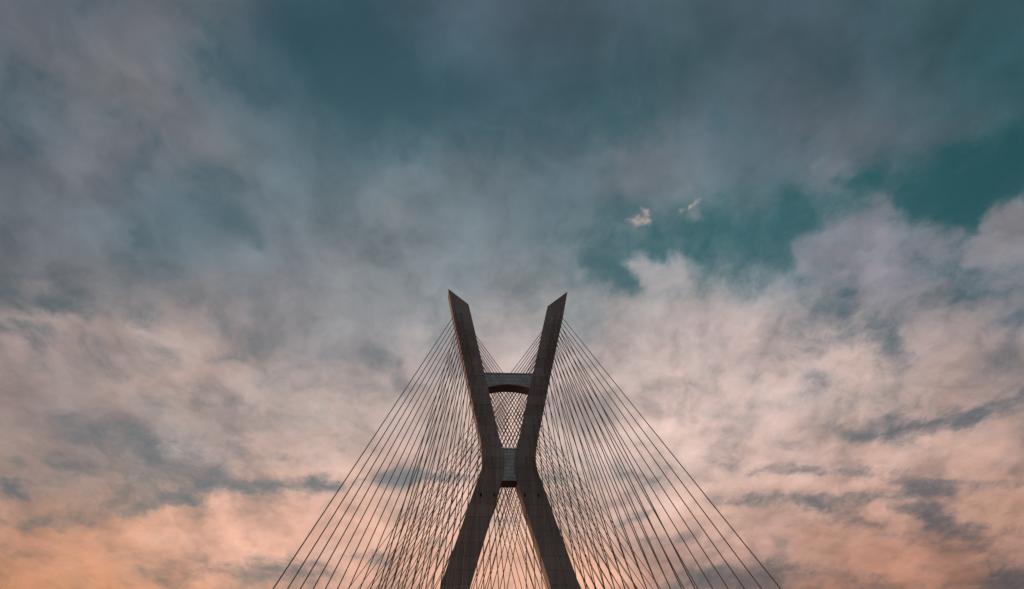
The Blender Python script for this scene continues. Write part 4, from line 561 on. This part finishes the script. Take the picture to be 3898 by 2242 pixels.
def build_leg(side):
    name = 'left' if side < 0 else 'right'
    leg = bpy.data.objects.new('pylon_leg', None)
    COL.objects.link(leg)
    leg.parent = bridge
    leg['label'] = name + ' leaning concrete leg of the X-shaped pylon'
    z = 0.9
    cuts = [0.0]
    while z < TIP_IN - 1.2:
        cuts.append(z)
        z += 3.0
    gap = 0.055
    for i, z0 in enumerate(cuts):
        z1 = cuts[i + 1] if i + 1 < len(cuts) else None
        if z1 is None:
            # head of the leg, cut on the slant with a small upright nib at the tip
            lo = section(side, z0 + gap / 2)
            hi = section(side, TIP_IN)
            top = []
            for k, (x, y, _) in enumerate(hi):
                if k in (0, 1, 2, 3):
                    zt = TIP_OUT
                    xo = outer(zt)
                    xx = side * (xo - (CH if k in (0, 3) else 0)) + SKEW * (y + T / 2) / T
                    top.append((xx, y, zt))
                else:
                    top.append((x, y, TIP_IN))
            vs, fs = prism([lo, top])
            me = mesh_from('cast_segment', vs, fs, M_LEG)
            obj('cast_segment', me, leg)
            continue
        zs = [z0 + gap / 2, (z0 + z1) / 2, z1 - gap / 2]
        if z0 <= OPEN_Z[0] and z1 >= OPEN_Z[1]:
            a, b = zs[0], zs[-1]
            vs, fs = prism([section(side, a), section(side, b)])
            # leave the front face out and fill it round the two openings
            fs = [f for f in fs if not (len(f) == 4 and all(abs(vs[i_][1] + T / 2) < 1e-6 for i_ in f))]
            xs_ = [None, OPEN_X[0][0], OPEN_X[0][1], OPEN_X[1][0], OPEN_X[1][1], None]
            zz_ = [a, OPEN_Z[0], OPEN_Z[1], b]
            grid = {}
            for jz, zq in enumerate(zz_):
                for jx, xq in enumerate(xs_):
                    xv = inner(zq) + CH if jx == 0 else outer(zq) - CH if jx == 5 else xq
                    grid[(jx, jz)] = len(vs)
                    vs.append((side * xv, -T / 2, zq))
            for jz in range(3):
                for jx in range(5):
                    q = [grid[(jx, jz)], grid[(jx + 1, jz)], grid[(jx + 1, jz + 1)], grid[(jx, jz + 1)]]
                    if jz == 1 and jx in (1, 3):
                        base_i = len(vs)
                        for qi in q:
                            x, y, zq = vs[qi]
                            vs.append((x, y + 0.7, zq))
                        for e in range(4):
                            fs.append((q[e], q[(e + 1) % 4], base_i + (e + 1) % 4, base_i + e))
                        fs.append(tuple(base_i + e for e in range(4)))
                    else:
                        fs.append(tuple(q))
            me = mesh_from('cast_segment', vs, fs, M_LEG)
            bm = bmesh.new()
            bm.from_mesh(me)
            bmesh.ops.remove_doubles(bm, verts=bm.verts, dist=0.001)
            bmesh.ops.recalc_face_normals(bm, faces=bm.faces)
            bm.to_mesh(me)
            bm.free()
            obj('cast_segment', me, leg)
            continue
        vs, fs = prism([section(side, q) for q in zs])
        obj('cast_segment', mesh_from('cast_segment', vs, fs, M_LEG), leg)
    # solid heart of the leg, seen only as dark lines in the pour joints
    zs = [0.2] + [p[0] for p in PROFILE[1:]]
    zs = [q for q in zs if q < TIP_IN - 3]
    rings = []
    for q in zs:
        s = section(side, q, 0.35, -T / 2 + 0.75, T / 2)
        rings.append(s)
    vs, fs = prism(rings)
    obj('leg_core', mesh_from('leg_core', vs, fs, M_SOFFIT), leg)
    # lightning rod and a warning-lamp arm on the head
    rod = cylinder_between('lightning_rod', Vector((side * (outer(TIP_OUT) - 0.18), -1.2, TIP_OUT - 0.15)),
                           Vector((side * (outer(TIP_OUT) - 0.18), -1.2, TIP_OUT + 0.75)), 0.035, M_STEEL, leg)
    arm_z = 128.4
    cylinder_between('lamp_arm', Vector((side * (outer(arm_z) - 0.1), -1.3, arm_z)),
                     Vector((side * (outer(arm_z) + 1.25), -1.7, arm_z - 0.05)), 0.02, M_STEEL, leg)
    for zl in LAMP_Z:
        floodlight(Vector((side * outer(zl), -T / 2 + 0.35, zl)), side, leg)
    return leg


def cyl_mesh(name, n, mat, r0=1.0, r1=1.0):
    a = [(r0 * math.cos(2 * math.pi * i / n), r0 * math.sin(2 * math.pi * i / n), 0) for i in range(n)]
    b = [(r1 * math.cos(2 * math.pi * i / n), r1 * math.sin(2 * math.pi * i / n), 1) for i in range(n)]
    vs, fs = prism([a, b])
    me = mesh_from(name, vs, fs, mat)
    for p in me.polygons:
        p.use_smooth = len(p.vertices) == 4
    return me


_cyl = {}


def cylinder_between(name, a, b, r, mat, parent, n=8):
    key = (name, mat.name)
    if key not in _cyl:
        _cyl[key] = cyl_mesh(name, n, mat)
    o = obj(name, _cyl[key], parent)
    d = b - a
    o.matrix_world = Matrix.Translation(a) @ d.to_track_quat('Z', 'Y').to_matrix().to_4x4() @ \
        Matrix.Diagonal((r, r, d.length, 1))
    return o


LAMP_Z = (97.4, 94.2, 90.6, 84.2, 83.1, 78.3)
_lamp = []


def floodlight(p, side, parent):
    if not _lamp:
        bm = bmesh.new()
        # bracket arm
        for (c, s) in (((0.16, 0, 0), (0.34, 0.05, 0.05)), ((0.32, 0, 0.10), (0.05, 0.05, 0.22))):
            g = bmesh.ops.create_cube(bm, size=1.0)
            for v in g['verts']:
                v.co = Vector((v.co.x * s[0] + c[0], v.co.y * s[1] + c[1], v.co.z * s[2] + c[2]))
        # lamp body, wider at the glass
        g = bmesh.ops.create_cube(bm, size=1.0)
        for v in g['verts']:
            k = 1.0 if v.co.z > 0 else 0.7
            v.co = Vector((v.co.x * 0.26 * k + 0.34, v.co.y * 0.34 * k, v.co.z * 0.22 + 0.30))
        me = bpy.data.meshes.new('floodlight')
        bm.to_mesh(me)
        bm.free()
        me.materials.append(M_STEEL)
        _lamp.append(me)
    o = obj('floodlight', _lamp[0], parent)
    o.location = p
    o.scale = (side, 1, 1)


legs = [build_leg(-1), build_leg(1)]

# ------------------------------------------------------------------ cross beams with their facing panels
def strip_body(name, xfun, samples, z_top, z_bot_fun, y0, y1, parent, mat):
    """solid between the legs: columns along x, flat top, curved soffit"""
    rings = []
    for k in samples:
        zb = z_bot_fun(k)
        rings.append([(k, y0, zb), (k, y0, z_top), (k, y1, z_top), (k, y1, zb)])
    vs, fs = prism(rings)
    return obj(name, mesh_from(name, vs, fs, mat), parent)


beam_up = bpy.data.objects.new('crossbeam', None)
COL.objects.link(beam_up)
beam_up.parent = bridge
beam_up['label'] = 'upper crossbeam with an arched underside between the legs'
UP_TOP, ARCH_MID, ARCH_END = 107.05, 103.36, 102.42


def arch(x):
    return ARCH_MID - (ARCH_MID - ARCH_END) * (abs(x) / 5.65) ** 1.9


FR = -T / 2 + 0.30                            # the beam faces stand back from the legs
# the body follows the lean of the legs at its ends
def leaning_body(name, z_levels, z_bot_fun, parent, nx=20):
    vs, fs = [], []
    ztop = z_levels[-1]
    for i in range(nx + 1):
        k = -1 + 2 * i / nx
        ring = []
        for y in (FR + 0.10, T / 2 - 0.02):
            for top in (0, 1):
                z = ztop if top else z_bot_fun(k * (inner(z_levels[0]) + 0.3))
                x = k * (inner(z) + 0.30) + SKEW * (y + T / 2) / T
                ring.append((x, y, z))
        vs += [ring[0], ring[1], ring[3], ring[2]]
    for i in range(nx):
        for j in range(4):
            a, b = i * 4 + j, i * 4 + (j + 1) % 4
            fs.append((a, b, b + 4, a + 4))
    fs.append((0, 1, 2, 3))
    fs.append(tuple(nx * 4 + q for q in range(4)))
    return obj(name, mesh_from(name, vs, fs, M_SOFFIT), parent)


leaning_body('beam_body', (ARCH_END, UP_TOP - 0.4), arch, beam_up)


def panel_rows(z_edges, floor_fun, width, parent, seedoff=0.0):
    for r, (zt, zb) in enumerate(zip(z_edges[:-1], z_edges[1:])):
        half = max(inner(zt), inner(zb)) + 0.25
        off = (0.0 if r % 2 == 0 else 0.5) * width + seedoff
        x = -math.ceil(half / width) * width - off
        while x < half:
            w = width * random.choice((0.95, 1.0, 1.0, 1.05)) if False else width
            x0, x1 = max(x, -half), min(x + w, half)
            x += w
            if x1 - x0 < 0.12:
                continue
            g = 0.04
            a, b = x0 + g, x1 - g
            za, zbm, zc = max(zb + g, floor_fun(a)), max(zb + g, floor_fun((a + b) / 2)), max(zb + g, floor_fun(b))
            t = zt - g
            if t - max(za, zc) < 0.06:
                if t - min(za, zc) < 0.06:
                    continue
                za, zc = min(za, t - 0.03), min(zc, t - 0.03)
                zbm = min(zbm, t - 0.03)
            proud = random.uniform(0.0, 0.025)
            y0, y1 = FR - proud, FR + 0.09
            tilt = random.uniform(-0.006, 0.006)
            xm = (a + b) / 2
            prof = [(a, za), (xm, zbm), (b, zc), (b, t), (a, t)]
            f = [(px, y0 + tilt * (1 if pz > zt - 0.3 else -1), pz) for px, pz in prof]
            k = [(px, y1, pz) for px, pz in prof]
            vs, fs = prism([f, k])
            obj('facing_panel', mesh_from('facing_panel', vs, fs, M_PANEL), parent)


panel_rows([106.62, 105.55, 104.48, 103.40, 102.35], arch, 1.16, beam_up, 0.2)
# coping strip along the top
hw = inner(UP_TOP) + 0.2
vs, fs = prism([[(-hw, FR - 0.12, UP_TOP - 0.40), (-hw, FR - 0.12, UP_TOP), (-hw, T / 2 - 0.1, UP_TOP), (-hw, T / 2 - 0.1, UP_TOP - 0.40)],
                [(hw, FR - 0.12, UP_TOP - 0.40), (hw, FR - 0.12, UP_TOP), (hw, T / 2 - 0.1, UP_TOP), (hw, T / 2 - 0.1, UP_TOP - 0.40)]])
obj('coping', mesh_from('coping', vs, fs, M_COPING), beam_up)

beam_lo = bpy.data.objects.new('crossbeam', None)
COL.objects.link(beam_lo)
beam_lo.parent = bridge
beam_lo['label'] = 'lower crossbeam filling the waist of the X between the legs'
LO_TOP, LO_BOT = 84.5, 75.9
zs = [LO_BOT + (LO_TOP - 0.3 - LO_BOT) * i / 10 for i in range(11)]
rings = []
for z in zs:
    xi = inner(z) + 0.30
    y0, y1 = FR + 0.10, T / 2 - 0.02
    rings.append([(-xi, y0, z), (xi, y0, z), (xi + SKEW, y1, z), (-xi + SKEW, y1, z)])
vs, fs = prism(rings)
obj('beam_body', mesh_from('beam_body', vs, fs, M_SOFFIT), beam_lo)
panel_rows([84.2, 83.45] + [82.45 - 0.935 * i for i in range(8)], lambda x: LO_BOT, 1.55, beam_lo, 0.55)
hw = inner(LO_TOP) + 0.15
vs, fs = prism([[(-hw, FR - 0.05, LO_TOP - 0.3), (-hw, FR - 0.05, LO_TOP), (-hw, T / 2 - 0.1, LO_TOP), (-hw, T / 2 - 0.1, LO_TOP - 0.3)],
                [(hw, FR - 0.05, LO_TOP - 0.3), (hw, FR - 0.05, LO_TOP), (hw, T / 2 - 0.1, LO_TOP), (hw, T / 2 - 0.1, LO_TOP - 0.3)]])
obj('coping', mesh_from('coping', vs, fs, M_SOFFIT), beam_lo)

# ------------------------------------------------------------------ stay cables
# eight fans; each row: anchor on the pylon (x, y, z), anchor at the deck (x, y, z)
FANS = [
    [(-15.07, -1.95, 127.573, -37.257, -62.0, 20.0), (-14.724, -1.95, 125.995, -36.915, -57.861, 20.0), (-14.397, -1.95, 124.532, -36.356, -54.277, 20.0), (-14.03, -1.95, 122.89, -35.566, -50.875, 20.0), (-13.71, -1.95, 121.458, -34.637, -47.588, 20.0), (-13.37, -1.95, 119.946, -33.532, -44.382, 20.0), (-13.014, -1.95, 118.356, -32.433, -41.241, 20.0), (-12.682, -1.95, 116.877, -31.038, -38.152, 20.0), (-12.355, -1.95, 115.413, -29.689, -35.106, 20.0), (-11.994, -1.95, 113.784, -28.146, -32.099, 20.0), (-11.52, -1.95, 111.641, -26.735, -29.125, 20.0), (-10.937, -1.95, 109.009, -25.163, -26.18, 20.0), (-10.236, -1.95, 105.747, -23.561, -23.262, 20.0), (-9.351, -1.95, 101.573, -22.009, -20.369, 20.0), (-8.516, -1.95, 97.526, -20.406, -17.497, 20.0), (-7.512, -1.95, 92.83, -18.853, -14.646, 20.0), (-6.393, -1.95, 87.562, -17.44, -11.814, 20.0), (-5.559, -1.95, 81.8, -15.903, -9.0, 20.0)],
    [(-13.62, -1.95, 127.573, -21.424, -62.0, 20.0), (-13.274, -1.95, 125.995, -21.331, -57.861, 20.0), (-12.947, -1.95, 124.532, -20.983, -54.277, 20.0), (-12.58, -1.95, 122.89, -20.567, -50.875, 20.0), (-12.26, -1.95, 121.458, -19.925, -47.588, 20.0), (-11.92, -1.95, 119.946, -19.126, -44.382, 20.0), (-11.564, -1.95, 118.356, -18.165, -41.241, 20.0), (-11.232, -1.95, 116.877, -17.193, -38.152, 20.0), (-10.905, -1.95, 115.413, -16.051, -35.106, 20.0), (-10.544, -1.95, 113.784, -14.686, -32.099, 20.0), (-10.07, -1.95, 111.641, -13.376, -29.125, 20.0), (-9.487, -1.95, 109.009, -11.933, -26.18, 20.0), (-8.786, -1.95, 105.747, -10.352, -23.262, 20.0), (-7.901, -1.95, 101.573, -6.752, -20.369, 20.0), (-7.066, -1.95, 97.526, -4.993, -17.497, 20.0), (-6.062, -1.95, 92.83, -3.065, -14.646, 20.0), (-4.943, -1.95, 87.562, -0.889, -11.814, 20.0), (-4.109, -1.95, 81.8, 1.264, -9.0, 20.0)],
    [(15.07, -1.95, 127.573, 38.324, -62.0, 20.0), (14.724, -1.95, 125.995, 37.807, -57.861, 20.0), (14.397, -1.95, 124.532, 37.02, -54.277, 20.0), (14.03, -1.95, 122.89, 36.01, -50.875, 20.0), (13.71, -1.95, 121.458, 34.804, -47.588, 20.0), (13.37, -1.95, 119.946, 33.457, -44.382, 20.0), (13.014, -1.95, 118.356, 32.122, -41.241, 20.0), (12.682, -1.95, 116.877, 30.621, -38.152, 20.0), (12.355, -1.95, 115.413, 29.203, -35.106, 20.0), (11.994, -1.95, 113.784, 27.675, -32.099, 20.0), (11.52, -1.95, 111.641, 26.241, -29.125, 20.0), (10.937, -1.95, 109.009, 24.855, -26.18, 20.0), (10.236, -1.95, 105.747, 23.413, -23.262, 20.0), (9.351, -1.95, 101.573, 22.143, -20.369, 20.0), (8.516, -1.95, 97.526, 20.783, -17.497, 20.0), (7.512, -1.95, 92.83, 19.649, -14.646, 20.0), (6.393, -1.95, 87.562, 18.614, -11.814, 20.0), (5.559, -1.95, 81.8, 17.411, -9.0, 20.0)],
    [(13.62, -1.95, 127.573, 24.583, -62.0, 20.0), (13.274, -1.95, 125.995, 24.235, -57.861, 20.0), (12.947, -1.95, 124.532, 23.753, -54.277, 20.0), (12.58, -1.95, 122.89, 22.959, -50.875, 20.0), (12.26, -1.95, 121.458, 21.919, -47.588, 20.0), (11.92, -1.95, 119.946, 20.732, -44.382, 20.0), (11.564, -1.95, 118.356, 19.583, -41.241, 20.0), (11.232, -1.95, 116.877, 18.363, -38.152, 20.0), (10.905, -1.95, 115.413, 17.037, -35.106, 20.0), (10.544, -1.95, 113.784, 15.694, -32.099, 20.0), (10.07, -1.95, 111.641, 14.258, -29.125, 20.0), (9.487, -1.95, 109.009, 12.863, -26.18, 20.0), (8.786, -1.95, 105.747, 11.244, -23.262, 20.0), (7.901, -1.95, 101.573, 9.874, -20.369, 20.0), (7.066, -1.95, 97.526, 7.923, -17.497, 20.0), (6.062, -1.95, 92.83, 6.037, -14.646, 20.0), (4.943, -1.95, 87.562, 4.736, -11.814, 20.0), (4.109, -1.95, 81.8, 2.146, -9.0, 20.0)],
    [(11.879, 1.95, 127.573, -87.05, 85.0, 20.0), (11.54, 1.95, 125.995, -80.532, 79.143, 20.0), (11.23, 1.95, 124.532, -74.691, 74.071, 20.0), (10.883, 1.95, 122.89, -69.255, 69.258, 20.0), (10.581, 1.95, 121.458, -63.944, 64.606, 20.0), (10.276, 1.95, 119.946, -58.947, 60.07, 20.0), (9.956, 1.95, 118.356, -54.113, 55.624, 20.0), (9.658, 1.95, 116.877, -49.506, 51.252, 20.0), (9.361, 1.95, 115.413, -45.023, 46.943, 20.0), (9.027, 1.95, 113.784, -40.804, 42.687, 20.0), (8.587, 1.95, 111.641, -36.776, 38.478, 20.0), (8.047, 1.95, 109.009, -33.022, 34.311, 20.0), (7.337, 1.95, 105.747, -29.499, 30.182, 20.0), (6.436, 1.95, 101.573, -26.124, 26.088, 20.0), (5.581, 1.95, 97.526, -22.867, 22.024, 20.0), (4.635, 1.95, 92.83, -19.69, 17.99, 20.0), (3.54, 1.95, 87.562, -16.324, 13.983, 20.0), (2.345, 1.95, 81.8, -13.27, 10.0, 20.0)],
    [(14.8, 1.95, 127.573, -78.627, 85.0, 20.0), (14.454, 1.95, 125.995, -72.217, 79.143, 20.0), (14.127, 1.95, 124.532, -66.452, 74.071, 20.0), (13.76, 1.95, 122.89, -60.943, 69.258, 20.0), (13.44, 1.95, 121.458, -55.835, 64.606, 20.0), (13.1, 1.95, 119.946, -50.635, 60.07, 20.0), (12.744, 1.95, 118.356, -45.624, 55.624, 20.0), (12.412, 1.95, 116.877, -41.37, 51.252, 20.0), (12.085, 1.95, 115.413, -37.233, 46.943, 20.0), (11.724, 1.95, 113.784, -33.238, 42.687, 20.0), (11.25, 1.95, 111.641, -29.636, 38.478, 20.0), (10.667, 1.95, 109.009, -26.281, 34.311, 20.0), (9.966, 1.95, 105.747, -22.949, 30.182, 20.0), (9.081, 1.95, 101.573, -19.855, 26.088, 20.0), (8.246, 1.95, 97.526, -16.875, 22.024, 20.0), (7.242, 1.95, 92.83, -13.645, 17.99, 20.0), (6.123, 1.95, 87.562, -10.198, 13.983, 20.0), (5.289, 1.95, 81.8, -7.166, 10.0, 20.0)],
    [(-12.319, 1.95, 127.573, 92.035, 85.0, 20.0), (-11.98, 1.95, 125.995, 85.746, 79.143, 20.0), (-11.67, 1.95, 124.532, 79.787, 74.071, 20.0), (-11.323, 1.95, 122.89, 74.65, 69.258, 20.0), (-11.021, 1.95, 121.458, 69.126, 64.606, 20.0), (-10.716, 1.95, 119.946, 63.56, 60.07, 20.0), (-10.396, 1.95, 118.356, 58.365, 55.624, 20.0), (-10.098, 1.95, 116.877, 53.417, 51.252, 20.0), (-9.801, 1.95, 115.413, 48.666, 46.943, 20.0), (-9.467, 1.95, 113.784, 44.075, 42.687, 20.0), (-9.027, 1.95, 111.641, 39.805, 38.478, 20.0), (-8.487, 1.95, 109.009, 35.821, 34.311, 20.0), (-7.777, 1.95, 105.747, 32.083, 30.182, 20.0), (-6.876, 1.95, 101.573, 28.509, 26.088, 20.0), (-6.021, 1.95, 97.526, 25.067, 22.024, 20.0), (-5.075, 1.95, 92.83, 21.848, 17.99, 20.0), (-3.98, 1.95, 87.562, 18.728, 13.983, 20.0), (-2.785, 1.95, 81.8, 15.777, 10.0, 20.0)],
    [(-15.24, 1.95, 127.573, 81.87, 85.0, 20.0), (-14.894, 1.95, 125.995, 75.536, 79.143, 20.0), (-14.567, 1.95, 124.532, 69.911, 74.071, 20.0), (-14.2, 1.95, 122.89, 64.305, 69.258, 20.0), (-13.88, 1.95, 121.458, 58.848, 64.606, 20.0), (-13.54, 1.95, 119.946, 53.831, 60.07, 20.0), (-13.184, 1.95, 118.356, 49.104, 55.624, 20.0), (-12.852, 1.95, 116.877, 44.493, 51.252, 20.0), (-12.525, 1.95, 115.413, 40.133, 46.943, 20.0), (-12.164, 1.95, 113.784, 36.038, 42.687, 20.0), (-11.69, 1.95, 111.641, 32.23, 38.478, 20.0), (-11.107, 1.95, 109.009, 28.563, 34.311, 20.0), (-10.406, 1.95, 105.747, 25.267, 30.182, 20.0), (-9.521, 1.95, 101.573, 22.107, 26.088, 20.0), (-8.686, 1.95, 97.526, 18.964, 22.024, 20.0), (-7.682, 1.95, 92.83, 16.06, 17.99, 20.0), (-6.563, 1.95, 87.562, 13.008, 13.983, 20.0), (-5.729, 1.95, 81.8, 10.381, 10.0, 20.0)]]
RAD = 0.091
for fan in FANS:
    for a in fan:
        p, q = Vector(a[:3]), Vector(a[3:])
        c = cylinder_between('stay_cable', p, q, RAD, M_CABLE, bridge)
        d = (q - p).normalized()
        # steel guide pipe where the stay leaves the concrete
        cylinder_between('guide_pipe', p - d * 0.5, p + d * 0.8, 0.135, M_STEEL, c)

# ------------------------------------------------------------------ decks below the stays
vs, fs = [], []
for e0, e1 in ((0, 1), (2, 3), (4, 5), (6, 7)):
    n0 = len(vs)
    for a, b in zip(FANS[e0], FANS[e1]):
        A, B = Vector(a[3:]), Vector(b[3:])
        vs += [tuple(A), tuple(B), (B.x, B.y, B.z - 1.6), (A.x, A.y, A.z - 1.6)]
    m = len(FANS[e0])
    for i in range(m - 1):
        for j in range(4):
            p_i, q_i = n0 + i * 4 + j, n0 + i * 4 + (j + 1) % 4
            fs.append((p_i, q_i, q_i + 4, p_i + 4))
deck = obj('deck', mesh_from('deck', vs, fs, M_SOFFIT), bridge)
